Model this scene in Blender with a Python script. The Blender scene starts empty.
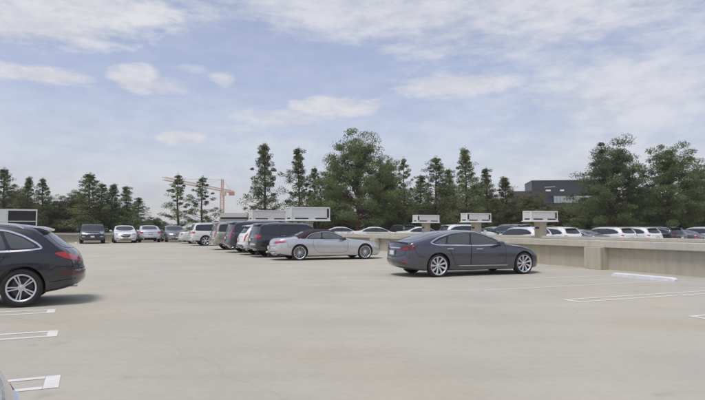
import bpy, bmesh, math, random
import numpy as np
from mathutils import Vector, Matrix
from mathutils.bvhtree import BVHTree

PI = math.pi
R = math.radians
scene = bpy.context.scene
COL = scene.collection
EYE = 1.55
FPX = 580.0          # focal length in pixels of a 705 px wide picture
HZ = 226.5           # row of the horizon in that picture
TH = R(24.5)         # the stalls run at this angle to the camera's right
U = Vector((math.cos(TH), math.sin(TH), 0))
V = Vector((-math.sin(TH), math.cos(TH), 0))


def G(px, py):
    """ground point seen at a pixel of the photograph"""
    d = FPX * EYE / (py - HZ)
    return Vector(((px - 352.5) / FPX * d, d, 0))


def D(px, d, z=0.0):
    return Vector(((px - 352.5) / FPX * d, d, z))


# ------------------------------------------------------------------ materials
def newmat(name):
    m = bpy.data.materials.new(name)
    m.use_nodes = True
    nt = m.node_tree
    return m, nt, nt.nodes['Principled BSDF']


def setp(b, **k):
    for a, v in k.items():
        b.inputs[a.replace('_', ' ')].default_value = v


def simple(name, col, rough=.5, metal=0., coat=0., var=.12, scale=6., bump=0., bscale=40.):
    m, nt, b = newmat(name)
    tc = nt.nodes.new('ShaderNodeTexCoord')
    nz = nt.nodes.new('ShaderNodeTexNoise')
    nz.inputs['Scale'].default_value = scale
    nz.inputs['Detail'].default_value = 4
    nt.links.new(tc.outputs['Object'], nz.inputs['Vector'])
    mx = nt.nodes.new('ShaderNodeMix'); mx.data_type = 'RGBA'
    mx.inputs['A'].default_value = (*[c * (1 - var) for c in col], 1)
    mx.inputs['B'].default_value = (*[min(1, c * (1 + var)) for c in col], 1)
    nt.links.new(nz.outputs['Fac'], mx.inputs['Factor'])
    nt.links.new(mx.outputs['Result'], b.inputs['Base Color'])
    setp(b, Roughness=rough, Metallic=metal, Coat_Weight=coat, Coat_Roughness=.04)
    if bump:
        n2 = nt.nodes.new('ShaderNodeTexNoise'); n2.inputs['Scale'].default_value = bscale
        n2.inputs['Detail'].default_value = 3
        nt.links.new(tc.outputs['Object'], n2.inputs['Vector'])
        bp = nt.nodes.new('ShaderNodeBump'); bp.inputs['Strength'].default_value = bump
        bp.inputs['Distance'].default_value = .02
        nt.links.new(n2.outputs['Fac'], bp.inputs['Height'])
        nt.links.new(bp.outputs['Normal'], b.inputs['Normal'])
    return m


def paint(name, col, metal=.35, rough=.25):
    m, nt, b = newmat(name)
    tc = nt.nodes.new('ShaderNodeTexCoord')
    nz = nt.nodes.new('ShaderNodeTexNoise'); nz.inputs['Scale'].default_value = 2.3
    nz.inputs['Detail'].default_value = 6
    nt.links.new(tc.outputs['Object'], nz.inputs['Vector'])
    mr = nt.nodes.new('ShaderNodeMapRange')
    mr.inputs['To Min'].default_value = rough - .02; mr.inputs['To Max'].default_value = rough + .04
    nt.links.new(nz.outputs['Fac'], mr.inputs['Value'])
    nt.links.new(mr.outputs['Result'], b.inputs['Roughness'])
    # thin road dust on the lower panels of the car
    sp = nt.nodes.new('ShaderNodeSeparateXYZ'); nt.links.new(tc.outputs['Object'], sp.inputs['Vector'])
    ad = nt.nodes.new('ShaderNodeMath'); ad.operation = 'MULTIPLY_ADD'
    nt.links.new(nz.outputs['Fac'], ad.inputs[0]); ad.inputs[1].default_value = -.5
    nt.links.new(sp.outputs['Z'], ad.inputs[2])
    d = nt.nodes.new('ShaderNodeMapRange')
    d.inputs['From Min'].default_value = -.05; d.inputs['From Max'].default_value = .45
    d.inputs['To Min'].default_value = .13; d.inputs['To Max'].default_value = .0
    nt.links.new(ad.outputs[0], d.inputs['Value'])
    mx = nt.nodes.new('ShaderNodeMix'); mx.data_type = 'RGBA'
    mx.inputs['A'].default_value = (*col, 1); mx.inputs['B'].default_value = (.23, .21, .19, 1)
    nt.links.new(d.outputs['Result'], mx.inputs['Factor'])
    nt.links.new(mx.outputs['Result'], b.inputs['Base Color'])
    setp(b, Metallic=metal, Coat_Weight=1., Coat_Roughness=.03)
    return m


M = {}
M['glass'] = simple('window_glass', (.030, .036, .040), .05, 0, .3, .2, 1.5)
M['glass_pale'] = simple('clear_window_glass', (.11, .125, .125), .07, 0, .3, .35, 1.2)
M['glass_mid'] = simple('tinted_window_glass', (.085, .097, .097), .05, 0, .3, .4, 1.0)
M['chrome'] = simple('chrome', (.75, .76, .78), .16, 1., 0, .03)
M['black'] = simple('black_plastic', (.018, .018, .02), .55, 0, 0, .2)
M['seam'] = simple('panel_gap', (.008, .008, .009), .8, 0, 0, .1)
M['tyre'] = simple('tyre_rubber', (.022, .022, .023), .82, 0, 0, .2, 12, .1)
M['rim'] = simple('alloy_silver', (.62, .63, .65), .3, .75, 0, .08)
M['rim_dark'] = simple('alloy_grey', (.28, .28, .3), .35, .8, 0, .08)
M['rim_white'] = simple('alloy_pale', (.55, .56, .58), .34, .5, 0, .06)
M['brake'] = simple('brake_metal', (.10, .10, .105), .5, .6, 0, .25, 14)
M['caliper'] = simple('caliper_red', (.42, .012, .02), .4, 0, .3)
M['tail'] = simple('tail_lamp_red', (.42, .012, .022), .16, 0, 1., .25, 9)
M['tail_dark'] = simple('smoked_tail_lamp', (.10, .008, .014), .25, 0, .4, .25, 9)
M['tail_clear'] = simple('clear_tail_lens', (.5, .38, .38), .18, 0, .8, .15)
M['head'] = simple('headlamp_lens', (.30, .32, .35), .12, .2, 1., .45, 14)
M['plate'] = simple('number_plate', (.68, .69, .70), .45, 0, 0, .1, 30)
M['plate_yellow'] = simple('number_plate_gold', (.50, .42, .20), .45, 0, 0, .1, 30)
M['soft'] = simple('burgundy_canvas', (.034, .016, .021), .9, 0, 0, .2, 20, .15, 200)
M['orange'] = simple('amber_lens', (.6, .2, .02), .2, 0, .6)
PAINTS = dict(
    tesla=((.072, .077, .100), .55), silver=((.60, .61, .63), .7), audi=((.020, .022, .030), .4),
    black=((.011, .012, .014), .2), charcoal=((.034, .037, .043), .4), slate=((.052, .058, .068), .45),
    white=((.70, .71, .71), .0), pearl=((.66, .66, .64), .1), beige=((.42, .40, .345), .4),
    grey=((.20, .21, .225), .5), palesilver=((.58, .60, .62), .4), red=((.25, .02, .02), .2))
for k, (c, mt) in PAINTS.items():
    M[k] = paint('paint_' + k, c, mt)

# ------------------------------------------------------------------ helpers
def link(o, parent=None):
    COL.objects.link(o)
    if parent is not None:
        o.parent = parent
    return o


def tag(o, label=None, cat=None, group=None, kind=None):
    if label: o['label'] = label
    if cat: o['category'] = cat
    if group: o['group'] = group
    if kind: o['kind'] = kind
    return o


def empty(name, loc=(0, 0, 0), rz=0.):
    o = bpy.data.objects.new(name, None)
    o.empty_display_size = .3
    o.location = loc
    o.rotation_euler = (0, 0, rz)
    return link(o)


def mesh_obj(name, bm, mats, parent=None, smooth=None, shift=None):
    if shift is not None:
        bmesh.ops.translate(bm, verts=bm.verts, vec=shift)
    me = bpy.data.meshes.new(name)
    bm.to_mesh(me); bm.free()
    if not isinstance(mats, (list, tuple)): mats = [mats]
    for m in mats: me.materials.append(m)
    if smooth is not None:
        me.shade_smooth()
        me.set_sharp_from_angle(angle=R(smooth))
    return link(bpy.data.objects.new(name, me), parent)


def copy_tree(o, parent=None):
    c = o.copy(); COL.objects.link(c)
    c.parent = parent
    for ch in o.children:
        copy_tree(ch, c)
    return c


def box(bm, lo, hi, bev=0., rot=None, at=None, mi=0):
    b2 = bmesh.new()
    c = [(a + b) / 2 for a, b in zip(lo, hi)]
    s = [abs(b - a) for a, b in zip(lo, hi)]
    bmesh.ops.create_cube(b2, size=1)
    bmesh.ops.scale(b2, vec=s, verts=b2.verts)
    if bev > 0:
        bmesh.ops.bevel(b2, geom=list(b2.edges), offset=bev, segments=2, affect='EDGES', profile=.6)
    bmesh.ops.translate(b2, vec=c, verts=b2.verts)
    if rot is not None:
        bmesh.ops.transform(b2, matrix=rot, verts=b2.verts)
    if at is not None:
        bmesh.ops.translate(b2, vec=at, verts=b2.verts)
    for f in b2.faces: f.material_index = mi
    merge(bm, b2)


def merge(bm, b2):
    vm = [bm.verts.new(v.co) for v in b2.verts]
    b2.verts.index_update()
    for f in b2.faces:
        try:
            nf = bm.faces.new([vm[v.index] for v in f.verts]); nf.material_index = f.material_index; nf.smooth = f.smooth
        except ValueError:
            pass
    b2.free()


def tube(bm, pts, rad, n=8, cap=True, mi=0):
    """tapered tube along a polyline"""
    pts = [Vector(p) for p in pts]
    if not isinstance(rad, (list, tuple)): rad = [rad] * len(pts)
    rings = []
    for i, p in enumerate(pts):
        t = (pts[min(i + 1, len(pts) - 1)] - pts[max(i - 1, 0)]).normalized()
        a = t.orthogonal().normalized() if abs(t.z) > .9 else t.cross(Vector((0, 0, 1))).normalized()
        b = t.cross(a)
        rings.append([bm.verts.new(p + (a * math.cos(2 * PI * k / n) + b * math.sin(2 * PI * k / n)) * rad[i]) for k in range(n)])
    for r0, r1 in zip(rings, rings[1:]):
        for k in range(n):
            f = bm.faces.new((r0[k], r0[(k + 1) % n], r1[(k + 1) % n], r1[k])); f.material_index = mi
    if cap:
        bm.faces.new(rings[0][::-1]).material_index = mi
        bm.faces.new(rings[-1]).material_index = mi


def lathe_y(bm, prof, n=40, cx=0., cz=0., mi=0, closed=False):
    """spin (radius, y) pairs about the y axis through (cx, cz)"""
    rings = []
    for r, y in prof:
        if r < 1e-5:
            rings.append([bm.verts.new((cx, y, cz))])
        else:
            rings.append([bm.verts.new((cx + r * math.cos(2 * PI * k / n), y, cz + r * math.sin(2 * PI * k / n))) for k in range(n)])
    pairs = list(zip(rings, rings[1:]))
    if closed: pairs.append((rings[-1], rings[0]))
    for a, b in pairs:
        for k in range(n):
            k2 = (k + 1) % n
            if len(a) == 1 and len(b) == 1: continue
            if len(a) == 1: vs = (a[0], b[k2], b[k])
            elif len(b) == 1: vs = (a[k], a[k2], b[0])
            else: vs = (a[k], a[k2], b[k2], b[k])
            bm.faces.new(vs).material_index = mi


def pchip(keys):
    xs = [k[0] for k in keys]; ys = [k[1] for k in keys]
    n = len(xs)
    h = [xs[i + 1] - xs[i] for i in range(n - 1)]
    dl = [(ys[i + 1] - ys[i]) / h[i] for i in range(n - 1)]
    m = [0.] * n
    m[0] = dl[0]; m[-1] = dl[-1]
    for i in range(1, n - 1):
        if dl[i - 1] * dl[i] > 0:
            w1 = 2 * h[i] + h[i - 1]; w2 = h[i] + 2 * h[i - 1]
            m[i] = (w1 + w2) / (w1 / dl[i - 1] + w2 / dl[i])

    def f(x):
        if x <= xs[0]: return ys[0]
        if x >= xs[-1]: return ys[-1]
        i = 0
        while x > xs[i + 1]: i += 1
        t = (x - xs[i]) / h[i]
        return ((1 + 2 * t) * (1 - t) ** 2 * ys[i] + t * (1 - t) ** 2 * h[i] * m[i]
                + t * t * (3 - 2 * t) * ys[i + 1] + t * t * (t - 1) * h[i] * m[i + 1])
    return f


def rounded(poly, it=2, k=.13):
    for _ in range(it):
        out = []
        n = len(poly)
        for i in range(n):
            a, b = poly[i], poly[(i + 1) % n]
            out.append((a[0] + (b[0] - a[0]) * k, a[1] + (b[1] - a[1]) * k))
            out.append((a[0] + (b[0] - a[0]) * (1 - k), a[1] + (b[1] - a[1]) * (1 - k)))
        poly = out
        k = .25
    return poly


def inside(p, poly):
    c = False
    j = len(poly) - 1
    for i in range(len(poly)):
        a, b = poly[i], poly[j]
        if (a[1] > p[1]) != (b[1] > p[1]) and p[0] < (b[0] - a[0]) * (p[1] - a[1]) / (b[1] - a[1]) + a[0]:
            c = not c
        j = i
    return c


# ------------------------------------------------------------------ cars
class CarShape:
    """a car body as sections along its length (x = 0 at the rear bumper)"""

    def __init__(s, sp):
        s.sp = sp
        k = sp.get('sx', 1.0)
        s.k = k
        f = lambda keys: pchip([(a * k, b) for a, b in keys])
        s.top, s.belt, s.wid, s.bot = f(sp['top']), f(sp['belt']), f(sp['wid']), f(sp['bot'])
        s.L = sp['L'] * k
        s.xr, s.xf = sp['axles'][0] * k, sp['axles'][1] * k
        s.xm = (s.xr + s.xf) / 2
        s.W = max(b for a, b in sp['wid'])
        s.build()

    def section(s, x):
        sp = s.sp
        b, be, t, w = s.bot(x), s.belt(x), s.top(x), s.wid(x)
        be = min(be, t - .012)
        h = be - b
        g = t - be
        tum = sp.get('tum', .30)
        pts = [(0, b), (.45 * w, b), (.78 * w, b), (.90 * w, b + .03), (.955 * w, b + .10), (.985 * w, b + .26 * h + .03),
               (.997 * w, b + .42 * h), (1.0 * w, b + .55 * h), (.997 * w, b + .70 * h), (.99 * w, b + .82 * h), (.978 * w, b + .92 * h), (.958 * w, be)]
        y0 = .958 * w
        drop = min(.10 * g + .028, g * .62)
        ze = t - drop
        ye = max(y0 - .018 - tum * (ze - be), .3 * w)
        for q in (.03, .18, .36, .55, .75, 1.0):
            bulge = .022 * math.sin(PI * q) * min(1, g / .35)
            pts.append((y0 + (ye - y0) * q ** .92 + bulge - .012 * (1 if q < .1 else 1), be + (ze - be) * q))
        ye2 = pts[-1][0]
        for q in (.985, .955, .90, .8, .64, .46, .24, 0):
            pts.append((ye2 * q, ze + drop * (1 - q ** 3.2) ** .8))
        return pts

    def build(s):
        sp = s.sp
        L = s.L
        # stations spaced along the arc of the top outline
        fine = [L * i / 900 for i in range(901)]
        acc = 0; xs = [0.0]
        for a, b in zip(fine, fine[1:]):
            acc += math.hypot(b - a, s.top(b) - s.top(a))
            if acc > .062:
                xs.append(b); acc = 0
        if L - xs[-1] < .02: xs.pop()
        xs.append(L)
        bow_f, bow_r = sp.get('bow', (.22, .10))
        bm = bmesh.new()
        rings = []
        er = .14
        for x in xs:
            pts = s.section(x)
            d = min(x, L - x)
            if d < er:
                q = d / er
                e = math.sqrt(max(0, 1 - (1 - q) ** 2))
                zc = (pts[0][1] + pts[-1][1]) / 2
                sy, sz = .93 + .07 * e, .86 + .14 * e
                pts = [(y * sy, zc + (z - zc) * sz) for y, z in pts]
            wloc = max(.3, max(p[0] for p in pts))
            full = [(y, z) for y, z in pts] + [(-y, z) for y, z in pts[-2:0:-1]]
            tf = max(0, (x / L - .55) / .45); tr = max(0, (.40 - x / L) / .40)
            row = []
            for y, z in full:
                yy = (y / wloc) ** 2
                dx = -bow_f * min(1, tf * 2) * yy * (.35 + .65 * tf) + bow_r * min(1, tr * 2) * yy * (.3 + .7 * tr)
                row.append(bm.verts.new((x + dx, y, z)))
            rings.append(row)
        n = len(rings[0])
        for a, b in zip(rings, rings[1:]):
            for k in range(n):
                bm.faces.new((a[k], b[k], b[(k + 1) % n], a[(k + 1) % n]))
        for end, ring in ((0, rings[0]), (1, rings[-1])):      # closed, gently domed ends
            pts = [(v.co.y, v.co.z) for v in ring]
            zc = (min(p[1] for p in pts) + max(p[1] for p in pts)) / 2
            wloc = max(abs(p[0]) for p in pts)
            bw = (bow_f if end else bow_r); xe = L if end else 0
            prev = ring
            for q in (.93, .8, .6, .4, .2, .06):
                row = []
                for y, z in pts:
                    y2, z2 = y * q, zc + (z - zc) * q
                    dx = bw * (y2 / wloc) ** 2
                    dome = .022 * (1 - q ** 4)
                    row.append(bm.verts.new((xe - dx + dome if end else xe + dx - dome, y2, z2)))
                for k in range(n):
                    bm.faces.new((prev[k], row[k], row[(k + 1) % n], prev[(k + 1) % n]))
                prev = row
            bm.faces.new(prev)
        bmesh.ops.recalc_face_normals(bm, faces=bm.faces)
        me = bpy.data.meshes.new('tmp'); bm.to_mesh(me); bm.free()
        ob = link(bpy.data.objects.new('tmp', me))
        ra = sp['arch']
        cut = bmesh.new()
        for sg in (1, -1):
            for xa in (s.xr, s.xf):
                b2 = bmesh.new()
                y0, y1 = sg * (s.W * .62), sg * (s.W + .25)
                prof = [(0, y0), (ra, y0), (ra, y1), (0, y1)]
                lathe_y(b2, prof, 44, xa, sp['R'] + .012)
                bmesh.ops.recalc_face_normals(b2, faces=b2.faces)
                merge(cut, b2)
        mc = bpy.data.meshes.new('tmpc'); cut.to_mesh(mc); cut.free()
        oc = link(bpy.data.objects.new('tmpc', mc))
        md = ob.modifiers.new('b', 'BOOLEAN'); md.object = oc; md.operation = 'DIFFERENCE'; md.solver = 'EXACT'
        dg = bpy.context.evaluated_depsgraph_get(); dg.update()
        res = bpy.data.meshes.new_from_object(ob.evaluated_get(dg))
        bpy.data.objects.remove(ob); bpy.data.objects.remove(oc)
        bpy.data.meshes.remove(me); bpy.data.meshes.remove(mc)
        res.shade_smooth(); res.set_sharp_from_angle(angle=R(38))
        s.mesh = res
        bm = bmesh.new(); bm.from_mesh(res)
        s.bvh = BVHTree.FromBMesh(bm); bm.free()

    def split(s, groupfn):
        """share the body's faces out into named part meshes, keeping the shading of the whole"""
        res = s.mesh
        cn = [tuple(c.vector) for c in res.corner_normals]
        out = {}
        for p in res.polygons:
            out.setdefault(groupfn(p.center, p.normal), []).append(p)
        meshes = {}
        for key, polys in out.items():
            vm = {}; vs = []; fs = []; nm = []; mi = []
            for p in polys:
                f = []
                for li in p.loop_indices:
                    vi = res.loops[li].vertex_index
                    if vi not in vm:
                        vm[vi] = len(vs); co = res.vertices[vi].co
                        vs.append((co.x - s.xm, co.y, co.z))
                    f.append(vm[vi]); nm.append(cn[li])
                fs.append(f)
                c = p.center
                ra = s.sp['arch']; zc = s.sp['R'] + .012
                dd = min(math.hypot(c.x - s.xr, c.z - zc), math.hypot(c.x - s.xf, c.z - zc))
                mi.append(1 if (dd < ra * 1.0005 and abs(c.y) > s.W * .55) or (p.normal.z < -.85 and c.z < .45) else 0)
            me = bpy.data.meshes.new('part')
            me.from_pydata(vs, [], fs)
            me.shade_smooth()
            me.polygons.foreach_set('material_index', mi)
            me.normals_split_custom_set(nm)
            meshes[key] = me
        return meshes

    # -------- patches laid onto the body
    def ray(s, view, a, b, sg=1):
        if view == 'side': o, d = Vector((a, sg * 3, b)), Vector((0, -sg, 0))
        elif view == 'top': o, d = Vector((a, b, 5)), Vector((0, 0, -1))
        elif view == 'rear': o, d = Vector((-3, a, b)), Vector((1, 0, 0))
        elif view == 'front': o, d = Vector((s.L + 3, a, b)), Vector((-1, 0, 0))
        elif view == 'fdown':      # windscreen: looking back and down
            d = Vector((-.75, 0, -.66)); o = Vector((a, b, s.top(a))) - d * 3
        elif view == 'rdown':
            d = Vector((.75, 0, -.66)); o = Vector((a, b, s.top(a))) - d * 3
        hit, nrm, i, dist = s.bvh.ray_cast(o, d)
        if hit is None:
            hit, nrm, i, dist = s.bvh.find_nearest(o + d * 2.2)
        if nrm.dot(d) > 0: nrm = -nrm
        if view == 'side' and abs(nrm.y) < .42 and (a < .7 or a > s.L - .9):
            # slid past the corner onto an end face: step inwards to the flank
            for i in range(40):
                a += .02 if a < s.L / 2 else -.02
                h2, n2, i2, d2 = s.bvh.ray_cast(Vector((a, sg * 3, b)), d)
                if h2 is not None and abs(n2.y) >= .42:
                    return h2, (n2 if n2.dot(d) < 0 else -n2)
        return hit, nrm

    def patch(s, bm, view, poly, eps=.004, sg=1, rnd=True, maxe=.085, rim=True):
        P = rounded(poly) if rnd else poly
        b2 = bmesh.new()
        f = b2.faces.new([b2.verts.new((p[0], p[1], 0)) for p in P])
        bmesh.ops.triangulate(b2, faces=[f])
        for _ in range(4):
            long = [e for e in b2.edges if e.calc_length() > maxe]
            if not long: break
            bmesh.ops.subdivide_edges(b2, edges=long, cuts=1)
            bmesh.ops.triangulate(b2, faces=[f for f in b2.faces if len(f.verts) > 3])
        if b2.faces:
            bnd = {v for e in b2.edges if e.is_boundary for v in e.verts}
            inner = [v for v in b2.verts if v not in bnd]
            for _ in range(2):
                bmesh.ops.smooth_vert(b2, verts=inner, factor=.5, use_axis_x=True, use_axis_y=True)
        acc = Vector()
        for v in b2.verts:
            h, nn = s.ray(view, v.co.x, v.co.y, sg)
            v.co = h + nn * eps; acc += nn
        bmesh.ops.recalc_face_normals(b2, faces=b2.faces)
        t = Vector()
        for f in b2.faces: t += f.normal * f.calc_area()
        if t.dot(acc) < 0: bmesh.ops.reverse_faces(b2, faces=b2.faces)
        if rim:   # turn the edge down onto the body so that the patch has thickness
            b2.normal_update()
            ed = [e for e in b2.edges if e.is_boundary]
            r = bmesh.ops.extrude_edge_only(b2, edges=ed)
            for v in r['geom']:
                if isinstance(v, bmesh.types.BMVert):
                    h, nn, i, d = s.bvh.find_nearest(v.co)
                    v.co = h - nn * .004 if nn is not None else v.co
        for f in b2.faces: f.smooth = True
        merge(bm, b2)

    def strip(s, bm, view, line, w, eps=.003, sg=1, step=.05, closed=False):
        """a narrow band along a polyline drawn on the body"""
        pts = []
        seq = list(line) + ([line[0]] if closed else [])
        for a, b in zip(seq, seq[1:]):
            n = max(1, int(math.hypot(b[0] - a[0], b[1] - a[1]) / step))
            for i in range(n):
                pts.append((a[0] + (b[0] - a[0]) * i / n, a[1] + (b[1] - a[1]) * i / n))
        if not closed: pts.append(seq[-1])
        n = len(pts); q = []
        for i in range(n):
            if closed: p0, p1 = pts[i - 1], pts[(i + 1) % n]
            else: p0, p1 = pts[max(i - 1, 0)], pts[min(i + 1, n - 1)]
            dx, dy = p1[0] - p0[0], p1[1] - p0[1]
            l = math.hypot(dx, dy) or 1
            nx, ny = -dy / l * w / 2, dx / l * w / 2
            pr = []
            for sgn in (1, -1):
                h, nn = s.ray(view, pts[i][0] + nx * sgn, pts[i][1] + ny * sgn, sg)
                pr.append(bm.verts.new(h + nn * eps))
            q.append(pr)
        rng = range(n) if closed else range(n - 1)
        for i in rng:
            a, b = q[i], q[(i + 1) % n]
            bm.faces.new((a[0], b[0], b[1], a[1]))


def make_wheel(kind, Rw, wid=.235, rimmat='rim', caliper=None, sg=1, fr=.745):
    """meshes of one wheel centred at the origin, outer face towards +y * sg"""
    out = {}
    hw = wid / 2
    rr = Rw * fr
    bm = bmesh.new()
    prof = [(rr - .012, hw * .80), (rr + .005, hw * .95), (rr + .5 * (Rw - rr), hw * 1.04), (Rw - .022, hw * .95), (Rw - .006, hw * .80), (Rw, hw * .45),
            (Rw, -hw * .45), (Rw - .006, -hw * .8), (Rw - .022, -hw * .95), (rr + .5 * (Rw - rr), -hw * 1.04), (rr, -hw * .9), (rr - .03, -hw * .6), (rr - .03, hw * .6)]
    lathe_y(bm, [(r, y * sg) for r, y in prof], 48, closed=True)
    bmesh.ops.recalc_face_normals(bm, faces=bm.faces)
    out['tyre'] = bm
    bm = bmesh.new()   # barrel and brake disc, dark
    lathe_y(bm, [(r, y * sg) for r, y in [(rr - .032, hw * .7), (rr - .035, -hw * .5), (.05, -hw * .5)]], 40)
    lathe_y(bm, [(r, y * sg) for r, y in [(.05, hw * .02), (rr * .72, hw * .02), (rr * .72, -hw * .12), (.05, -hw * .12)]], 40, closed=True)
    bmesh.ops.recalc_face_normals(bm, faces=bm.faces)
    out['barrel'] = bm
    bm = bmesh.new()   # rim: lip, hub, spokes
    lathe_y(bm, [(r, y * sg) for r, y in [(rr - .028, hw * .40), (rr - .026, hw * .86), (rr - .016, hw * .95), (rr + .004, hw * .99), (rr + .010, hw * .90), (rr - .004, hw * .6)]], 48, closed=True)
    lathe_y(bm, [(r, y * sg) for r, y in [(0, hw * .80), (.030, hw * .80), (.036, hw * .74), (.062, hw * .70), (.075, hw * .55), (.07, hw * .25), (0, hw * .25)]], 24)

    def spoke(a0, a1, w0, w1, y0=.62, y1=.82, th=.03):
        r0, r1 = .055, rr - .020
        vs = []
        for r, a, w, y in ((r0, a0, w0, y0), ((r0 + r1) / 2, (a0 + a1) / 2, (w0 + w1) / 2 * .92, (y0 + y1) / 2 + .03), (r1, a1, w1, y1)):
            c, sn = math.cos(a), math.sin(a)
            for dw, dy, k in ((-1, 0, 1.), (-.55, 1, 1.), (.55, 1, 1.), (1, 0, 1.), (1, -1, 1.), (-1, -1, 1.)):
                yy = y * hw + (.010 if dy == 1 else (0 if dy == 0 else -th))
                vs.append(bm.verts.new((c * r - sn * dw * w / 2, yy * sg, sn * r + c * dw * w / 2)))
        for i in range(2):
            for k in range(6):
                bm.faces.new((vs[i * 6 + k], vs[i * 6 + (k + 1) % 6], vs[i * 6 + 6 + (k + 1) % 6], vs[i * 6 + 6 + k]))
    if kind == 'double5':
        for i in range(5):
            a = 2 * PI * i / 5 + PI / 2
            for dl in (-1, 1): spoke(a + dl * .20, a + dl * .13, .034, .036)
    elif kind == 'turbine':
        for i in range(9):
            a = 2 * PI * i / 9 + .1; spoke(a, a + .12 * sg, .034, .078)
    elif kind == 'multi':
        for i in range(16):
            a = 2 * PI * i / 16; spoke(a, a, .020, .034)
    elif kind == 'six':
        for i in range(6):
            a = 2 * PI * i / 6 + PI / 2; spoke(a, a, .06, .085)
    else:
        for i in range(7):
            a = 2 * PI * i / 7 + PI / 2
            for dl in (-.5, .5): spoke(a + dl * .2, a + dl * .3, .03, .04)
    bmesh.ops.recalc_face_normals(bm, faces=bm.faces)
    out['rim'] = bm
    if caliper:
        bm = bmesh.new()
        for i in range(7):
            pass
        r0, r1 = rr * .52, rr * .82
        ring = []
        for k in range(7):
            a = PI + (k - 3) * .13
            for r in (r0, r1):
                for y in (.16, .48):
                    ring.append(bm.verts.new((math.cos(a) * r, y * hw * sg, math.sin(a) * r)))
        for k in range(6):
            o = k * 4
            for f in ((0, 1, 5, 4), (1, 3, 7, 5), (3, 2, 6, 7), (2, 0, 4, 6)):
                bm.faces.new([ring[o + j] for j in f])
        bm.faces.new([ring[j] for j in (0, 2, 3, 1)]); bm.faces.new([ring[24 + j] for j in (0, 1, 3, 2)])
        bmesh.ops.recalc_face_normals(bm, faces=bm.faces)
        out['caliper'] = bm
    return out


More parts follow.
